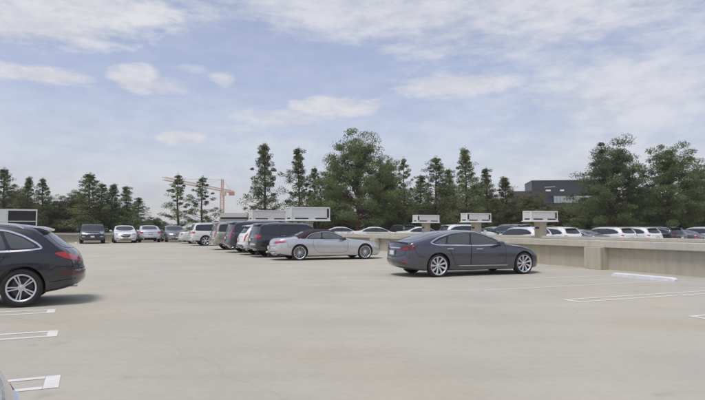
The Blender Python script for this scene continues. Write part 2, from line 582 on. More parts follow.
def build_car(name, sp, pm, label, cat, group=None):
    """sp: shape and features; pm: paint key. Returns the Empty at the car's base"""
    cs = CarShape(sp)
    k = cs.k
    root = empty(name)
    tag(root, label, cat, group)
    sh = Vector((-cs.xm, 0, 0))
    P = M[pm]
    X = lambda poly: [(a * k, b) for a, b in poly]
    doors = [X(d) for d in sp.get('doors', [])]
    st = sp.get('soft_top')

    def grp(c, n):
        if st and st[0] * k < c.x < st[1] * k and c.z > cs.belt(c.x) + .012 and not (c.x > st[2] * k and n.z > .3 and n.x > .1): return 'soft_top'
        if abs(c.y) > .5 * cs.W:
            for i, d in enumerate(doors):
                if inside((c.x, c.z), d): return ('door', i, c.y > 0)
        if sp.get('trim_z') and c.z < sp['trim_z'] and n.z > -.85: return 'lower_trim'
        return 'body'
    ms = cs.split(grp)
    door_objs = {}
    for key, me in ms.items():
        nm = key if isinstance(key, str) else 'door'
        mats = {'soft_top': [M['soft']], 'lower_trim': [M['black']]}.get(nm, [P])
        for m in mats + [M['black']]: me.materials.append(m)
        me.name = nm
        o = link(bpy.data.objects.new(nm, me), root)
        if nm == 'door': door_objs[key[1:]] = o
        if nm == 'soft_top': o['label'] = 'burgundy canvas soft top, closed'

    def part(nm, bm, mat, parent=root, smooth=40):
        return mesh_obj(nm, bm, mat, parent, smooth, sh)

    # glass
    gl = M[sp.get('glass', 'glass')]
    for sg in (1, -1):
        for w in sp.get('trim', []):
            bm = bmesh.new(); cs.strip(bm, 'side', rounded(X(ring_grow(w, .006 + sp.get('trimw', .024) / 2))), sp.get('trimw', .024), .007, sg, closed=True); part('window_trim', bm, M[sp.get('trimmat', 'chrome')])
        for w in sp.get('surround', []):
            bm = bmesh.new(); cs.patch(bm, 'side', X(w), .0055, sg); part('window_pillar', bm, M['black'])
        for w in sp['windows']:
            bm = bmesh.new(); cs.patch(bm, 'side', X(w), .008, sg); part('side_window', bm, gl)
    bm = bmesh.new(); cs.patch(bm, 'fdown', X(sp['windscreen']), .006); part('windscreen', bm, gl)
    if 'rear_window' in sp:
        bm = bmesh.new(); cs.patch(bm, sp.get('rear_view', 'rdown'), X(sp['rear_window']) if sp.get('rear_view', 'rdown') != 'rear' else sp['rear_window'], .006); part('rear_window', bm, gl)
    # lamps: lists of (view, polygon); side views in x, end views in y
    for nm, key in (('tail_light', 'tail'), ('headlight', 'head'), ('reflector', 'reflector'), ('fog_light', 'fog')):
        for mat, pats in sp.get(key, []):
            for sg in (1, -1):
                bm = bmesh.new()
                for view, poly in pats:
                    if view == 'side': cs.patch(bm, 'side', X(poly), .009, sg, maxe=.05)
                    else: cs.patch(bm, view, [(a * sg, b) for a, b in poly], .009, 1, maxe=.05)
                part(nm, bm, M[mat])
    # other pieces centred on the car
    for nm, mat, view, poly, eps in sp.get('pieces', []):
        bm = bmesh.new()
        cs.patch(bm, view, X(poly) if view in ('top', 'fdown', 'rdown') else poly, eps, maxe=.06)
        part(nm, bm, M[mat] if mat != 'paint' else P)
    for nm, mat, poly, eps in sp.get('side_pieces', []):
        for sg in (1, -1):
            bm = bmesh.new(); cs.patch(bm, 'side', X(poly), eps, sg); part(nm, bm, M[mat] if mat != 'paint' else P)
    for nm, mat, view, line, w, eps in sp.get('strips', []):
        for sg in ((1, -1) if view == 'side' else (1,)):
            bm = bmesh.new(); cs.strip(bm, view, X(line) if view in ('side', 'top') else line, w, eps, sg); part(nm, bm, M[mat])
    # door gaps and handles
    for (i, left), dob in door_objs.items():
        bm = bmesh.new(); cs.strip(bm, 'side', doors[i], .011, .0025, 1 if left else -1, closed=True); part('door_gap', bm, M['seam'], dob)
    for hx, hz in sp.get('handles', []):
        for sg in (1, -1):
            h, n = cs.ray('side', hx * k, hz, sg)
            bm = bmesh.new()
            box(bm, (-.115, -.014, -.015), (.115, .014, .015), .01, at=h + n * .016)
            tgt = root
            for (i, left), dob in door_objs.items():
                if left == (sg > 0) and inside((hx * k, hz), doors[i]): tgt = dob
            part('handle', bm, M[sp.get('handlemat', 'chrome')] if sp.get('handlemat') != 'paint' else P, tgt)
    # mirrors
    mx, mz = sp['mirror']
    for sg in (1, -1):
        h, n = cs.ray('side', mx * k, mz, sg)
        bm = bmesh.new()
        box(bm, (-.10, -.125, -.075), (.075, .115, .08), .045)
        for v in bm.verts:
            if v.co.x > 0: v.co.y *= .86; v.co.z *= .86
        bmesh.ops.translate(bm, vec=h + Vector((-.02, sg * .20, .045)), verts=bm.verts)
        mo = part('wing_mirror', bm, M['black'] if sp.get('mirror_black') else P, root, 60)
        bm = bmesh.new()
        box(bm, (-.04, -.10, -.018), (.04, .08, .018), .012, at=h + Vector((0, sg * .06, .0)))
        part('mirror_arm', bm, M['black'], mo)
    # roof rails
    if 'rails' in sp:
        x0, x1, yf, mt = sp['rails']
        for sg in (1, -1):
            bm = bmesh.new(); pts = []
            for i in range(15):
                x = (x0 + (x1 - x0) * i / 14) * k
                sec = cs.section(x); ye = sec[17][0]
                h, n = cs.ray('top', x, sg * ye * yf)
                pts.append(h + Vector((0, 0, .045 if 0 < i < 14 else .0)))
            tube(bm, pts, .018, 8); part('roof_rail', bm, M[mt])
    if 'spoiler' in sp:     # (x lip, x front, half width, thickness)
        xl, xf2, yw, zt, zl = sp['spoiler']
        bm = bmesh.new(); rows = []
        for i in range(13):
            y = -yw + 2 * yw * i / 12
            q = 1 - (abs(y) / yw) ** 4
            h, n = cs.ray('top', xf2 * k, y * .97)
            lip = Vector((xl * k + .05 * (1 - q), y, zl - .03 * (abs(y) / yw) ** 2))
            a = h + Vector((0, 0, .004)); b = h - Vector((0, 0, .05))
            mid = (a * .45 + lip * .55) + Vector((0, 0, .018))
            rows.append([bm.verts.new(p) for p in (a, mid, lip, lip - Vector((-.012, 0, zt)), b)])
        for r0, r1 in zip(rows, rows[1:]):
            for j in range(5):
                bm.faces.new((r0[j], r0[(j + 1) % 5], r1[(j + 1) % 5], r1[j]))
        bm.faces.new(rows[0]); bm.faces.new(rows[-1][::-1])
        bmesh.ops.recalc_face_normals(bm, faces=bm.faces)
        part('rear_spoiler', bm, P, root, 35)
    for ex, ey, ez in sp.get('exhaust', []):
        for sg in (1, -1):
            bm = bmesh.new()
            tube(bm, [(ex, sg * ey, ez), (ex + .16, sg * ey, ez)], .042, 14)
            part('exhaust_pipe', bm, M['chrome'])
    # plates
    for view, x0, z0, mat in sp.get('plates', []):
        h, n = cs.ray(view, 0.0, z0)
        bm = bmesh.new()
        s_ = 1 if view == 'front' else -1
        box(bm, (-.012, -.165, -.085), (.012, .165, .085), .006, at=h + Vector((s_ * .016, 0, 0)))
        po = part('number_plate', bm, M[mat])
        bm = bmesh.new()
        for z_ in (-.08, .08): box(bm, (-.004, -.172, z_ - .008), (.004, .172, z_ + .008), 0, at=h + Vector((s_ * .030, 0, 0)))
        for y_ in (-.164, .164): box(bm, (-.004, y_ - .008, -.071), (.004, y_ + .008, .071), 0, at=h + Vector((s_ * .030, 0, 0)))
        part('plate_frame', bm, M['black'], po)
    # wheels
    wk = sp.get('wheel', 'seven')
    Rw = sp['R']
    cache = {}
    for sg in (1, -1):
        for xa in (cs.xr, cs.xf):
            if sg not in cache:
                w = make_wheel(wk, Rw, sp.get('tw', .235), sp.get('rimmat', 'rim'), sp.get('caliper'), sg, sp.get('fr', .745))
                mm = {}
                for q, bmq in w.items():
                    me = bpy.data.meshes.new(q); bmq.to_mesh(me); bmq.free()
                    me.shade_smooth(); me.set_sharp_from_angle(angle=R(40))
                    me.materials.append(M[{'tyre': 'tyre', 'barrel': 'brake', 'rim': sp.get('rimmat', 'rim'), 'caliper': 'caliper'}[q]])
                    mm[q] = me
                cache[sg] = mm
            mm = cache[sg]
            wo = link(bpy.data.objects.new('wheel', mm['barrel']), root)
            wo.location = (xa - cs.xm, sg * (sp.get('track', cs.W - .145)), Rw)
            link(bpy.data.objects.new('tyre', mm['tyre']), wo)
            rm = link(bpy.data.objects.new('rim', mm['rim']), wo)
            rm.rotation_euler = (0, .4 if xa == cs.xr else 1.1, 0)
            if 'caliper' in mm: link(bpy.data.objects.new('brake_caliper', mm['caliper']), wo)
    bpy.data.meshes.remove(cs.mesh)
    root['_xm'] = cs.xm
    root['_geo'] = [cs.xr - cs.xm, cs.xf - cs.xm, cs.W, cs.L, cs.xm]
    return root


def put(root, near_rear, yaw, side=-1, z=0):
    """stand a car so that its rear wheel on the given side touches the ground at near_rear"""
    xr, xf, W, L, xm = root['_geo']
    c, s_ = math.cos(yaw), math.sin(yaw)
    lx, ly = xr, side * (W - .03)
    root.location = (near_rear[0] - (c * lx - s_ * ly), near_rear[1] - (s_ * lx + c * ly), z)
    root.rotation_euler = (0, 0, yaw)


def put_tail(root, corner, yaw, side=-1, z=0):
    """stand a car so that its rear corner on the given side is at corner"""
    xr, xf, W, L, xm = root['_geo']
    c, s_ = math.cos(yaw), math.sin(yaw)
    lx, ly = -xm + .08, side * (W - .06)
    root.location = (corner[0] - (c * lx - s_ * ly), corner[1] - (s_ * lx + c * ly), z)
    root.rotation_euler = (0, 0, yaw)


def put_nose(root, corner, yaw, side=-1, z=0):
    xr, xf, W, L, xm = root['_geo']
    c, s_ = math.cos(yaw), math.sin(yaw)
    lx, ly = L - xm - .1, side * (W - .1)
    root.location = (corner[0] - (c * lx - s_ * ly), corner[1] - (s_ * lx + c * ly), z)
    root.rotation_euler = (0, 0, yaw)

# ------------------------------------------------------------------ the kinds of car
def ring_grow(poly, g):
    """push a polygon's corners away from its middle"""
    n = len(poly); out = []
    area = sum(poly[i][0] * poly[(i + 1) % n][1] - poly[(i + 1) % n][0] * poly[i][1] for i in range(n))
    sgn = 1 if area > 0 else -1
    for i in range(n):
        a, b, c = poly[i - 1], poly[i], poly[(i + 1) % n]
        def nrm(p, q):
            dx, dy = q[0] - p[0], q[1] - p[1]; l = math.hypot(dx, dy) or 1
            return dy / l * sgn, -dx / l * sgn
        n1, n2 = nrm(a, b), nrm(b, c)
        m = (n1[0] + n2[0], n1[1] + n2[1]); d = max(.5, 1 + n1[0] * n2[0] + n1[1] * n2[1])
        out.append((b[0] + m[0] / d * g, b[1] + m[1] / d * g))
    return out


def fastback():
    dlo = [(3.30, .985), (3.02, 1.13), (2.68, 1.275), (2.32, 1.345), (1.95, 1.345), (1.50, 1.295), (1.12, 1.19), (.84, 1.055), (1.02, 1.01), (1.6, .992), (2.5, .972)]
    return dict(
        L=4.97, sx=1.075, axles=(1.06, 4.02), R=.352, arch=.395, trimw=.036, glass='glass_mid', tum=.36, bow=(.30, .20),
        top=[(0, .60), (.03, .78), (.07, .96), (.12, 1.065), (.20, 1.085), (.6, 1.185), (1.1, 1.315), (1.6, 1.405), (2.0, 1.445), (2.35, 1.435), (2.7, 1.365), (3.05, 1.215), (3.4, 1.045), (3.6, .995), (4.1, .935), (4.5, .84), (4.82, .70), (4.92, .59), (4.97, .48)],
        belt=[(0, .57), (.07, .88), (.15, .96), (.5, 1.0), (1.0, .995), (2, .965), (3.4, .935), (4.1, .87), (4.5, .775), (4.82, .63), (4.97, .44)],
        wid=[(0, .80), (.12, .87), (.4, .935), (.9, .98), (1.4, .985), (2.5, .965), (3.6, .975), (4.1, .98), (4.5, .93), (4.8, .84), (4.97, .74)],
        bot=[(0, .42), (.1, .32), (.35, .23), (.7, .19), (4.4, .17), (4.75, .19), (4.97, .25)],
        trim=[dlo], surround=[dlo],
        windows=[[(3.18, 1.0), (2.94, 1.135), (2.64, 1.262), (2.33, 1.328), (2.24, 1.333), (2.16, .990), (2.5, .985)],
                 [(2.18, 1.333), (1.95, 1.328), (1.54, 1.28), (1.43, 1.245), (1.36, 1.008), (1.7, 1.0), (2.10, .993)],
                 [(1.38, 1.225), (1.17, 1.155), (.93, 1.05), (1.08, 1.015), (1.28, 1.008)]],
        windscreen=[(3.20, -.66), (3.44, -.35), (3.48, 0), (3.44, .35), (3.20, .66), (2.58, .53), (2.50, 0), (2.58, -.53)],
        rear_window=[(.40, -.46), (.34, 0), (.40, .46), (1.45, .36), (1.50, 0), (1.45, -.36)],
        doors=[[(3.36, .40), (3.34, .98), (3.02, 1.16), (2.68, 1.31), (2.32, 1.372), (2.22, 1.372), (2.14, .6), (2.14, .36), (3.0, .34)],
               [(2.12, .36), (2.12, .6), (2.20, 1.372), (1.95, 1.372), (1.55, 1.31), (1.38, 1.26), (1.30, 1.0), (1.46, .75), (1.55, .5), (1.62, .36)]],
        handles=[(2.42, .845), (1.42, .865)], mirror=(3.10, .965),
        tail=[('tail_dark', [('rear', [(.40, .835), (.40, .925), (.62, .955), (.80, .945), (.80, .84), (.62, .815)]), ('side', [(.03, .83), (.03, .945), (.20, .965), (.42, .935), (.34, .87), (.18, .83)])]),
              ('tail', [('side', [(.26, .875), (.25, .915), (.40, .925), (.35, .885)]), ('rear', [(.44, .85), (.44, .875), (.72, .875), (.72, .845)])])],
        head=[('head', [('front', [(.50, .64), (.52, .70), (.70, .75), (.80, .74), (.72, .66)]), ('side', [(4.60, .66), (4.42, .75), (4.34, .78), (4.50, .69), (4.72, .60)])])],
        reflector=[('tail', [('rear', [(.55, .46), (.55, .485), (.72, .485), (.72, .46)])])],
        side_pieces=[('sill_trim', 'chrome', [(1.70, .335), (1.70, .352), (3.42, .325), (3.42, .308)], .007)],
        pieces=[('trunk_trim', 'chrome', 'rear', [(-.42, .875), (-.42, .905), (.42, .905), (.42, .875)], .012),
                ('diffuser', 'black', 'rear', [(-.70, .38), (-.6, .47), (.6, .47), (.70, .38)], .006),
                ('intake', 'black', 'front', [(-.72, .30), (-.6, .40), (.6, .40), (.72, .30)], .006),
                ('nose_badge', 'chrome', 'front', [(-.05, .56), (0, .63), (.05, .56)], .01)],
        strips=[('boot_gap', 'seam', 'rear', [(-.66, 1.0), (-.64, .70), (-.3, .62), (.3, .62), (.64, .70), (.66, 1.0)], .01, .003),
                ('bumper_gap', 'seam', 'side', [(.34, .86), (.42, .66), (.66, .62)], .01, .003),
                ('bonnet_gap', 'seam', 'side', [(3.6, .90), (4.0, .855), (4.36, .775)], .01, .003)],
        spoiler=(.10, .22, .66, .02, 1.095), plates=[('rear', 0, .745, 'plate')],
        wheel='turbine', rimmat='rim_white', caliper=True, fr=.79, tw=.25)


def cabrio():
    dlo = [(3.22, .955), (2.95, 1.10), (2.62, 1.245), (2.35, 1.29), (1.95, 1.265), (1.62, 1.18), (1.42, 1.03), (1.40, .985), (2.2, .965)]
    return dict(
        L=5.03, sx=1.10, axles=(1.10, 4.045), R=.355, arch=.392, tum=.36, bow=(.26, .22), glass='glass_pale',
        top=[(0, .62), (.03, .78), (.08, .90), (.16, .985), (.3, 1.025), (.75, 1.065), (.98, 1.10), (1.25, 1.22), (1.6, 1.355), (2.0, 1.43), (2.35, 1.43), (2.65, 1.365), (3.0, 1.19), (3.3, 1.03), (3.5, .985), (4.0, .93), (4.5, .845), (4.8, .74), (4.95, .62), (5.03, .50)],
        belt=[(0, .58), (.08, .83), (.2, .92), (.7, .975), (1.1, .985), (2, .955), (3.3, .915), (4.0, .86), (4.5, .78), (4.8, .67), (5.03, .46)],
        wid=[(0, .78), (.12, .86), (.4, .92), (1.0, .955), (2.5, .945), (3.6, .95), (4.1, .955), (4.6, .90), (4.85, .82), (5.03, .72)],
        bot=[(0, .36), (.12, .30), (.4, .24), (.8, .19), (4.5, .17), (4.85, .19), (5.03, .26)],
        soft_top=(1.0, 2.66, 9),
        trim=[dlo], surround=[dlo],
        windows=[[(3.14, .975), (2.90, 1.10), (2.60, 1.228), (2.36, 1.27), (2.12, 1.262), (2.10, .985)],
                 [(2.06, 1.257), (1.93, 1.245), (1.66, 1.165), (1.48, 1.03), (1.48, 1.0), (2.04, .987)]],
        windscreen=[(3.08, -.64), (3.32, -.35), (3.36, 0), (3.32, .35), (3.08, .64), (2.66, .53), (2.60, 0), (2.66, -.53)],
        rear_window=[(1.06, -.40), (1.04, 0), (1.06, .40), (1.42, .36), (1.44, 0), (1.42, -.36)],
        doors=[[(3.22, .42), (3.25, .90), (3.2, .955), (2.0, .985), (1.72, .98), (1.66, .75), (1.78, .45), (1.95, .34), (3.0, .33)]],
        handles=[(1.92, .835)], handlemat='paint', mirror=(3.02, .93), mirror_black=True,
        tail=[('tail', [('rear', [(.42, .775), (.44, .85), (.62, .875), (.78, .87), (.78, .80), (.60, .765)]), ('side', [(.04, .80), (.06, .872), (.30, .885), (.58, .872), (.46, .82), (.20, .795)])])],
        head=[('head', [('front', [(.50, .62), (.52, .72), (.70, .76), (.80, .74), (.72, .62)]), ('side', [(4.62, .66), (4.42, .77), (4.36, .79), (4.52, .70), (4.76, .60)])])],
        reflector=[('tail', [('rear', [(.5, .42), (.5, .445), (.7, .445), (.7, .42)])])],
        side_pieces=[('sill_trim', 'chrome', [(1.66, .285), (1.66, .30), (3.5, .28), (3.5, .265)], .007),
                     ('side_crease', 'paint', [(1.72, .50), (1.72, .512), (3.35, .44), (3.35, .425)], .010)],
        pieces=[('diffuser', 'black', 'rear', [(-.62, .33), (-.5, .43), (.5, .43), (.62, .33)], .006),
                ('boot_trim', 'chrome', 'rear', [(-.55, .79), (-.55, .81), (.55, .81), (.55, .79)], .01),
                ('grille', 'black', 'front', [(-.42, .42), (-.48, .60), (-.36, .68), (.36, .68), (.48, .60), (.42, .42)], .006)],
        strips=[('boot_gap', 'seam', 'rear', [(-.60, .92), (-.58, .66), (.58, .66), (.60, .92)], .009, .003),
                ('bumper_gap', 'seam', 'side', [(.56, .84), (.60, .66), (.74, .58)], .009, .003)],
        exhaust=[(-.02, .52, .35)], plates=[('rear', 0, .58, 'plate')],
        wheel='multi', rimmat='rim', fr=.78, caliper=True, tw=.25)


def compact_suv():
    dlo = [(3.40, 1.06), (3.10, 1.25), (2.78, 1.405), (2.35, 1.485), (1.6, 1.49), (1.22, 1.44), (.98, 1.345), (.76, 1.20), (.70, 1.14), (.85, 1.115), (1.4, 1.085)]
    return dict(
        L=4.63, sx=1.08, axles=(.98, 3.79), R=.372, arch=.415, trimw=.032, glass='glass_mid', tum=.30, bow=(.24, .17),
        top=[(0, .70), (.02, .79), (.06, .93), (.13, 1.04), (.30, 1.17), (.50, 1.345), (.66, 1.475), (.76, 1.535), (.92, 1.57), (1.3, 1.62), (1.8, 1.645), (2.3, 1.63), (2.7, 1.56), (3.05, 1.40), (3.4, 1.17), (3.55, 1.08), (3.9, 1.03), (4.25, .96), (4.48, .83), (4.58, .70), (4.63, .55)],
        belt=[(0, .66), (.06, .88), (.14, .99), (.4, 1.085), (1.0, 1.08), (2, 1.055), (3.4, 1.015), (3.9, .965), (4.3, .89), (4.5, .74), (4.63, .50)],
        wid=[(0, .80), (.10, .86), (.35, .925), (.8, .95), (1.4, .945), (2.5, .935), (3.4, .945), (3.85, .95), (4.2, .91), (4.5, .81), (4.63, .72)],
        bot=[(0, .42), (.08, .37), (.30, .30), (.65, .25), (4.1, .23), (4.45, .25), (4.63, .33)],
        trim=[dlo], surround=[dlo],
        windows=[[(3.28, 1.085), (3.02, 1.25), (2.74, 1.385), (2.36, 1.462), (2.22, 1.467), (2.16, 1.09)],
                 [(2.12, 1.468), (1.6, 1.472), (1.36, 1.456), (1.22, 1.115), (1.4, 1.10), (2.06, 1.09)],
                 [(1.30, 1.445), (1.21, 1.42), (.98, 1.325), (.79, 1.19), (.78, 1.15), (.90, 1.135), (1.16, 1.118)]],
        windscreen=[(3.20, -.66), (3.44, -.35), (3.48, 0), (3.44, .35), (3.20, .66), (2.72, .55), (2.66, 0), (2.72, -.55)],
        rear_view='rear', rear_window=[(-.68, 1.13), (-.56, 1.43), (.56, 1.43), (.68, 1.13), (0, 1.10)],
        doors=[[(3.30, .42), (3.36, 1.04), (3.08, 1.26), (2.76, 1.43), (2.35, 1.51), (2.20, 1.51), (2.12, .7), (2.12, .36), (3.0, .36)],
               [(2.10, .36), (2.10, .7), (2.18, 1.51), (1.6, 1.52), (1.34, 1.49), (1.18, 1.08), (1.34, .82), (1.46, .5), (1.56, .36)]],
        handles=[(2.30, .955), (1.26, .985)], handlemat='paint', mirror=(3.20, 1.05),
        tail=[('tail', [('rear', [(.34, .86), (.36, .96), (.60, 1.0), (.79, 1.01), (.79, .90), (.58, .85)]), ('side', [(.04, .895), (.06, 1.005), (.22, 1.045), (.42, 1.045), (.47, 1.02), (.30, .93), (.14, .885)])])],
        reflector=[('tail_dark', [('rear', [(.30, .57), (.30, .63), (.80, .66), (.80, .60)]), ('side', [(.03, .585), (.03, .65), (.18, .675), (.40, .67), (.34, .61), (.18, .59)])])],
        head=[('head', [('front', [(.46, .74), (.50, .86), (.70, .90), (.80, .88), (.72, .75)]), ('side', [(4.22, .78), (4.04, .90), (3.98, .93), (4.10, .82), (4.36, .72)])])],
        pieces=[('grille', 'black', 'front', [(-.42, .48), (-.50, .78), (-.42, .86), (.42, .86), (.50, .78), (.42, .48)], .006)],
        strips=[('tailgate_gap', 'seam', 'rear', [(-.70, 1.1), (-.78, .88), (-.72, .70), (.72, .70), (.78, .88), (.70, 1.1)], .010, .003),
                ('bumper_gap', 'seam', 'side', [(.04, .73), (.2, .77), (.42, .76), (.56, .68)], .010, .003),
                ('pillar_gap', 'seam', 'side', [(.36, 1.12), (.60, 1.34), (.80, 1.50)], .010, .003),
                ('lower_edge', 'seam', 'side', [(.04, .52), (.28, .50), (.55, .47)], .012, .003)],
        spoiler=(.56, .90, .60, .022, 1.50), rails=(.98, 2.75, .97, 'rim'), exhaust=[(.10, .52, .375)],
        plates=[], trim_z=.36,
        wheel='double5', rimmat='rim', fr=.70, tw=.245)


def big_suv(light='tall'):
    dlo = [(3.62, 1.19), (3.35, 1.45), (3.12, 1.665), (2.6, 1.715), (1.4, 1.72), (.42, 1.69), (.34, 1.25), (.45, 1.20), (1.4, 1.18)]
    tl = [('rear', [(.74, .86), (.74, 1.42), (.84, 1.42), (.86, .86)]), ('side', [(.03, .90), (.12, 1.40), (.165, 1.40), (.12, .90)])]
    return dict(
        L=5.18, sx=1.06, axles=(1.10, 4.05), R=.405, arch=.455, tum=.17, bow=(.16, .10),
        top=[(0, .66), (.03, .86), (.07, 1.04), (.13, 1.22), (.22, 1.50), (.30, 1.70), (.40, 1.80), (.6, 1.845), (1.5, 1.88), (2.5, 1.87), (3.0, 1.83), (3.2, 1.75), (3.5, 1.49), (3.75, 1.27), (3.9, 1.205), (4.5, 1.17), (4.9, 1.09), (5.06, .94), (5.14, .76), (5.18, .58)],
        belt=[(0, .62), (.07, .98), (.15, 1.14), (.4, 1.185), (1.5, 1.175), (3.6, 1.145), (4.5, 1.10), (4.9, 1.0), (5.06, .84), (5.18, .54)],
        wid=[(0, .90), (.10, .95), (.3, .99), (1.0, 1.01), (4.0, 1.01), (4.6, .98), (4.95, .92), (5.18, .84)],
        bot=[(0, .46), (.12, .40), (.4, .34), (.8, .30), (4.5, .29), (4.95, .30), (5.18, .36)],
        surround=[dlo],
        windows=[[(3.50, 1.21), (3.28, 1.44), (3.08, 1.64), (2.6, 1.69), (2.48, 1.69), (2.44, 1.205)],
                 [(2.40, 1.69), (1.55, 1.695), (1.40, 1.205), (2.36, 1.205)],
                 [(1.46, 1.695), (.50, 1.665), (.44, 1.27), (.50, 1.22), (1.32, 1.205)]],
        windscreen=[(3.55, -.76), (3.74, -.4), (3.78, 0), (3.74, .4), (3.55, .76), (3.15, .68), (3.10, 0), (3.15, -.68)],
        rear_view='rear', rear_window=[(-.74, 1.24), (-.68, 1.70), (.68, 1.70), (.74, 1.24)],
        doors=[[(3.55, .48), (3.62, 1.18), (3.33, 1.47), (3.10, 1.71), (2.52, 1.735), (2.42, 1.1), (2.42, .42)],
               [(2.40, .42), (2.40, 1.1), (2.46, 1.735), (1.5, 1.74), (1.36, 1.18), (1.50, .9), (1.62, .6), (1.66, .42)]],
        handles=[(2.56, 1.06), (1.56, 1.07)], mirror=(3.50, 1.17),
        tail=[('tail', tl if light == 'tall' else [('rear', [(.56, .98), (.56, 1.12), (.86, 1.14), (.86, .98)]), ('side', [(.05, .98), (.09, 1.14), (.30, 1.14), (.36, 1.06), (.22, .98)])])],
        head=[('head', [('front', [(.56, .86), (.56, 1.0), (.84, 1.02), (.84, .80), (.70, .80)]), ('side', [(4.92, .82), (4.90, .98), (4.72, 1.04), (4.78, .86)])])],
        fog=[('head', [('front', [(.58, .56), (.58, .64), (.82, .66), (.82, .56)])])],
        pieces=[('grille', 'black', 'front', [(-.52, .66), (-.56, 1.0), (.56, 1.0), (.52, .66)], .008),
                ('grille_bar', 'chrome', 'front', [(-.54, .81), (-.54, .86), (.54, .86), (.54, .81)], .02),
                ('intake', 'black', 'front', [(-.6, .42), (-.6, .54), (.6, .54), (.6, .42)], .008),
                ('bumper_step', 'chrome' if light != 'tall' else 'black', 'rear', [(-.8, .62), (-.8, .70), (.8, .70), (.8, .62)], .012),
                ('tailgate_trim', 'chrome', 'rear', [(-.5, .99), (-.5, 1.03), (.5, 1.03), (.5, .99)], .010)],
        strips=[('tailgate_gap', 'seam', 'rear', [(-.72, 1.2), (-.72, .78), (.72, .78), (.72, 1.2)], .010, .003),
                ('bumper_gap', 'seam', 'side', [(.04, .78), (.5, .78), (.62, .70)], .010, .003)],
        spoiler=(.18, .62, .66, .03, 1.80), rails=(.7, 3.0, .95, 'chrome'), exhaust=[(.03, .66, .40)],
        plates=[('rear', 0, .88, 'plate'), ('front', 0, .60, 'plate')], trim_z=.42,
        wheel='six', rimmat='rim', fr=.70, tw=.28)


def crossover(light='vee'):
    dlo = [(3.42, 1.07), (3.12, 1.27), (2.80, 1.44), (2.35, 1.515), (1.5, 1.525), (.85, 1.46), (.46, 1.27), (.50, 1.18), (1.4, 1.11)]
    if light == 'vee':
        tl = [('rear', [(.74, .76), (.76, 1.08), (.82, 1.16), (.84, 1.14), (.83, .76)]), ('side', [(.05, .80), (.10, 1.04), (.20, 1.18), (.27, 1.22), (.22, 1.06), (.12, .80)])]
    else:
        tl = [('rear', [(.62, .98), (.62, 1.05), (.82, 1.06), (.82, .98)]), ('side', [(.06, .98), (.10, 1.06), (.24, 1.07), (.30, 1.04), (.20, .985)])]
    return dict(
        L=4.81, sx=1.08, axles=(1.0, 3.86), R=.37, arch=.412, tum=.28, bow=(.24, .15),
        top=[(0, .66), (.025, .82), (.06, .96), (.12, 1.09), (.26, 1.31), (.38, 1.46), (.48, 1.55), (.60, 1.60), (.9, 1.64), (1.6, 1.675), (2.2, 1.66), (2.7, 1.58), (3.1, 1.40), (3.45, 1.18), (3.6, 1.10), (4.0, 1.06), (4.4, .98), (4.64, .86), (4.75, .72), (4.81, .56)],
        belt=[(0, .62), (.06, .90), (.14, 1.02), (.4, 1.13), (1.0, 1.10), (2, 1.075), (3.4, 1.03), (4.0, .99), (4.4, .91), (4.66, .76), (4.81, .52)],
        wid=[(0, .82), (.10, .88), (.35, .935), (.9, .96), (2.5, .945), (3.5, .955), (3.95, .96), (4.35, .92), (4.65, .83), (4.81, .74)],
        bot=[(0, .46), (.10, .40), (.30, .32), (.65, .27), (4.2, .24), (4.6, .26), (4.81, .34)],
        trim=[dlo], surround=[dlo],
        windows=[[(3.30, 1.09), (3.05, 1.265), (2.76, 1.42), (2.36, 1.492), (2.24, 1.497), (2.18, 1.10)],
                 [(2.14, 1.498), (1.5, 1.502), (1.30, 1.49), (1.16, 1.125), (2.08, 1.10)],
                 [(1.24, 1.488), (.86, 1.44), (.53, 1.265), (.56, 1.20), (1.10, 1.13)]],
        windscreen=[(3.22, -.68), (3.46, -.35), (3.52, 0), (3.46, .35), (3.22, .68), (2.76, .57), (2.70, 0), (2.76, -.57)],
        rear_view='rear', rear_window=[(-.66, 1.20), (-.54, 1.53), (.54, 1.53), (.66, 1.20), (0, 1.17)],
        doors=[[(3.32, .44), (3.38, 1.05), (3.08, 1.29), (2.78, 1.46), (2.35, 1.54), (2.22, 1.54), (2.14, .7), (2.14, .38)],
               [(2.12, .38), (2.12, .7), (2.20, 1.54), (1.5, 1.55), (1.28, 1.53), (1.12, 1.10), (1.34, .84), (1.48, .5), (1.56, .38)]],
        handles=[(2.30, .97), (1.26, .995)], mirror=(3.22, 1.05),
        tail=[('tail', tl)],
        head=[('head', [('front', [(.50, .78), (.54, .90), (.72, .94), (.82, .90), (.74, .76)]), ('side', [(4.36, .82), (4.16, .96), (4.08, .99), (4.20, .86), (4.50, .74)])])],
        pieces=[('diffuser', 'black', 'rear', [(-.74, .42), (-.68, .56), (.68, .56), (.74, .42)], .006),
                ('tailgate_trim', 'chrome', 'rear', [(-.55, .98), (-.55, 1.01), (.55, 1.01), (.55, .98)], .010),
                ('bumper_step', 'chrome', 'rear', [(-.72, .57), (-.72, .62), (.72, .62), (.72, .57)], .012),
                ('grille', 'black', 'front', [(-.46, .56), (-.50, .84), (.50, .84), (.46, .56)], .006)],
        strips=[('tailgate_gap', 'seam', 'rear', [(-.70, 1.15), (-.74, .70), (.74, .70), (.70, 1.15)], .010, .003),
                ('bumper_gap', 'seam', 'side', [(.05, .72), (.42, .74), (.56, .68)], .010, .003)],
        spoiler=(.30, .78, .60, .03, 1.60), rails=(.9, 2.8, .97, 'rim'), exhaust=[(.03, .54, .40)],
        plates=[('rear', 0, .84, 'plate'), ('front', 0, .48, 'plate')], trim_z=.38,
        wheel='seven', rimmat='rim', fr=.72)


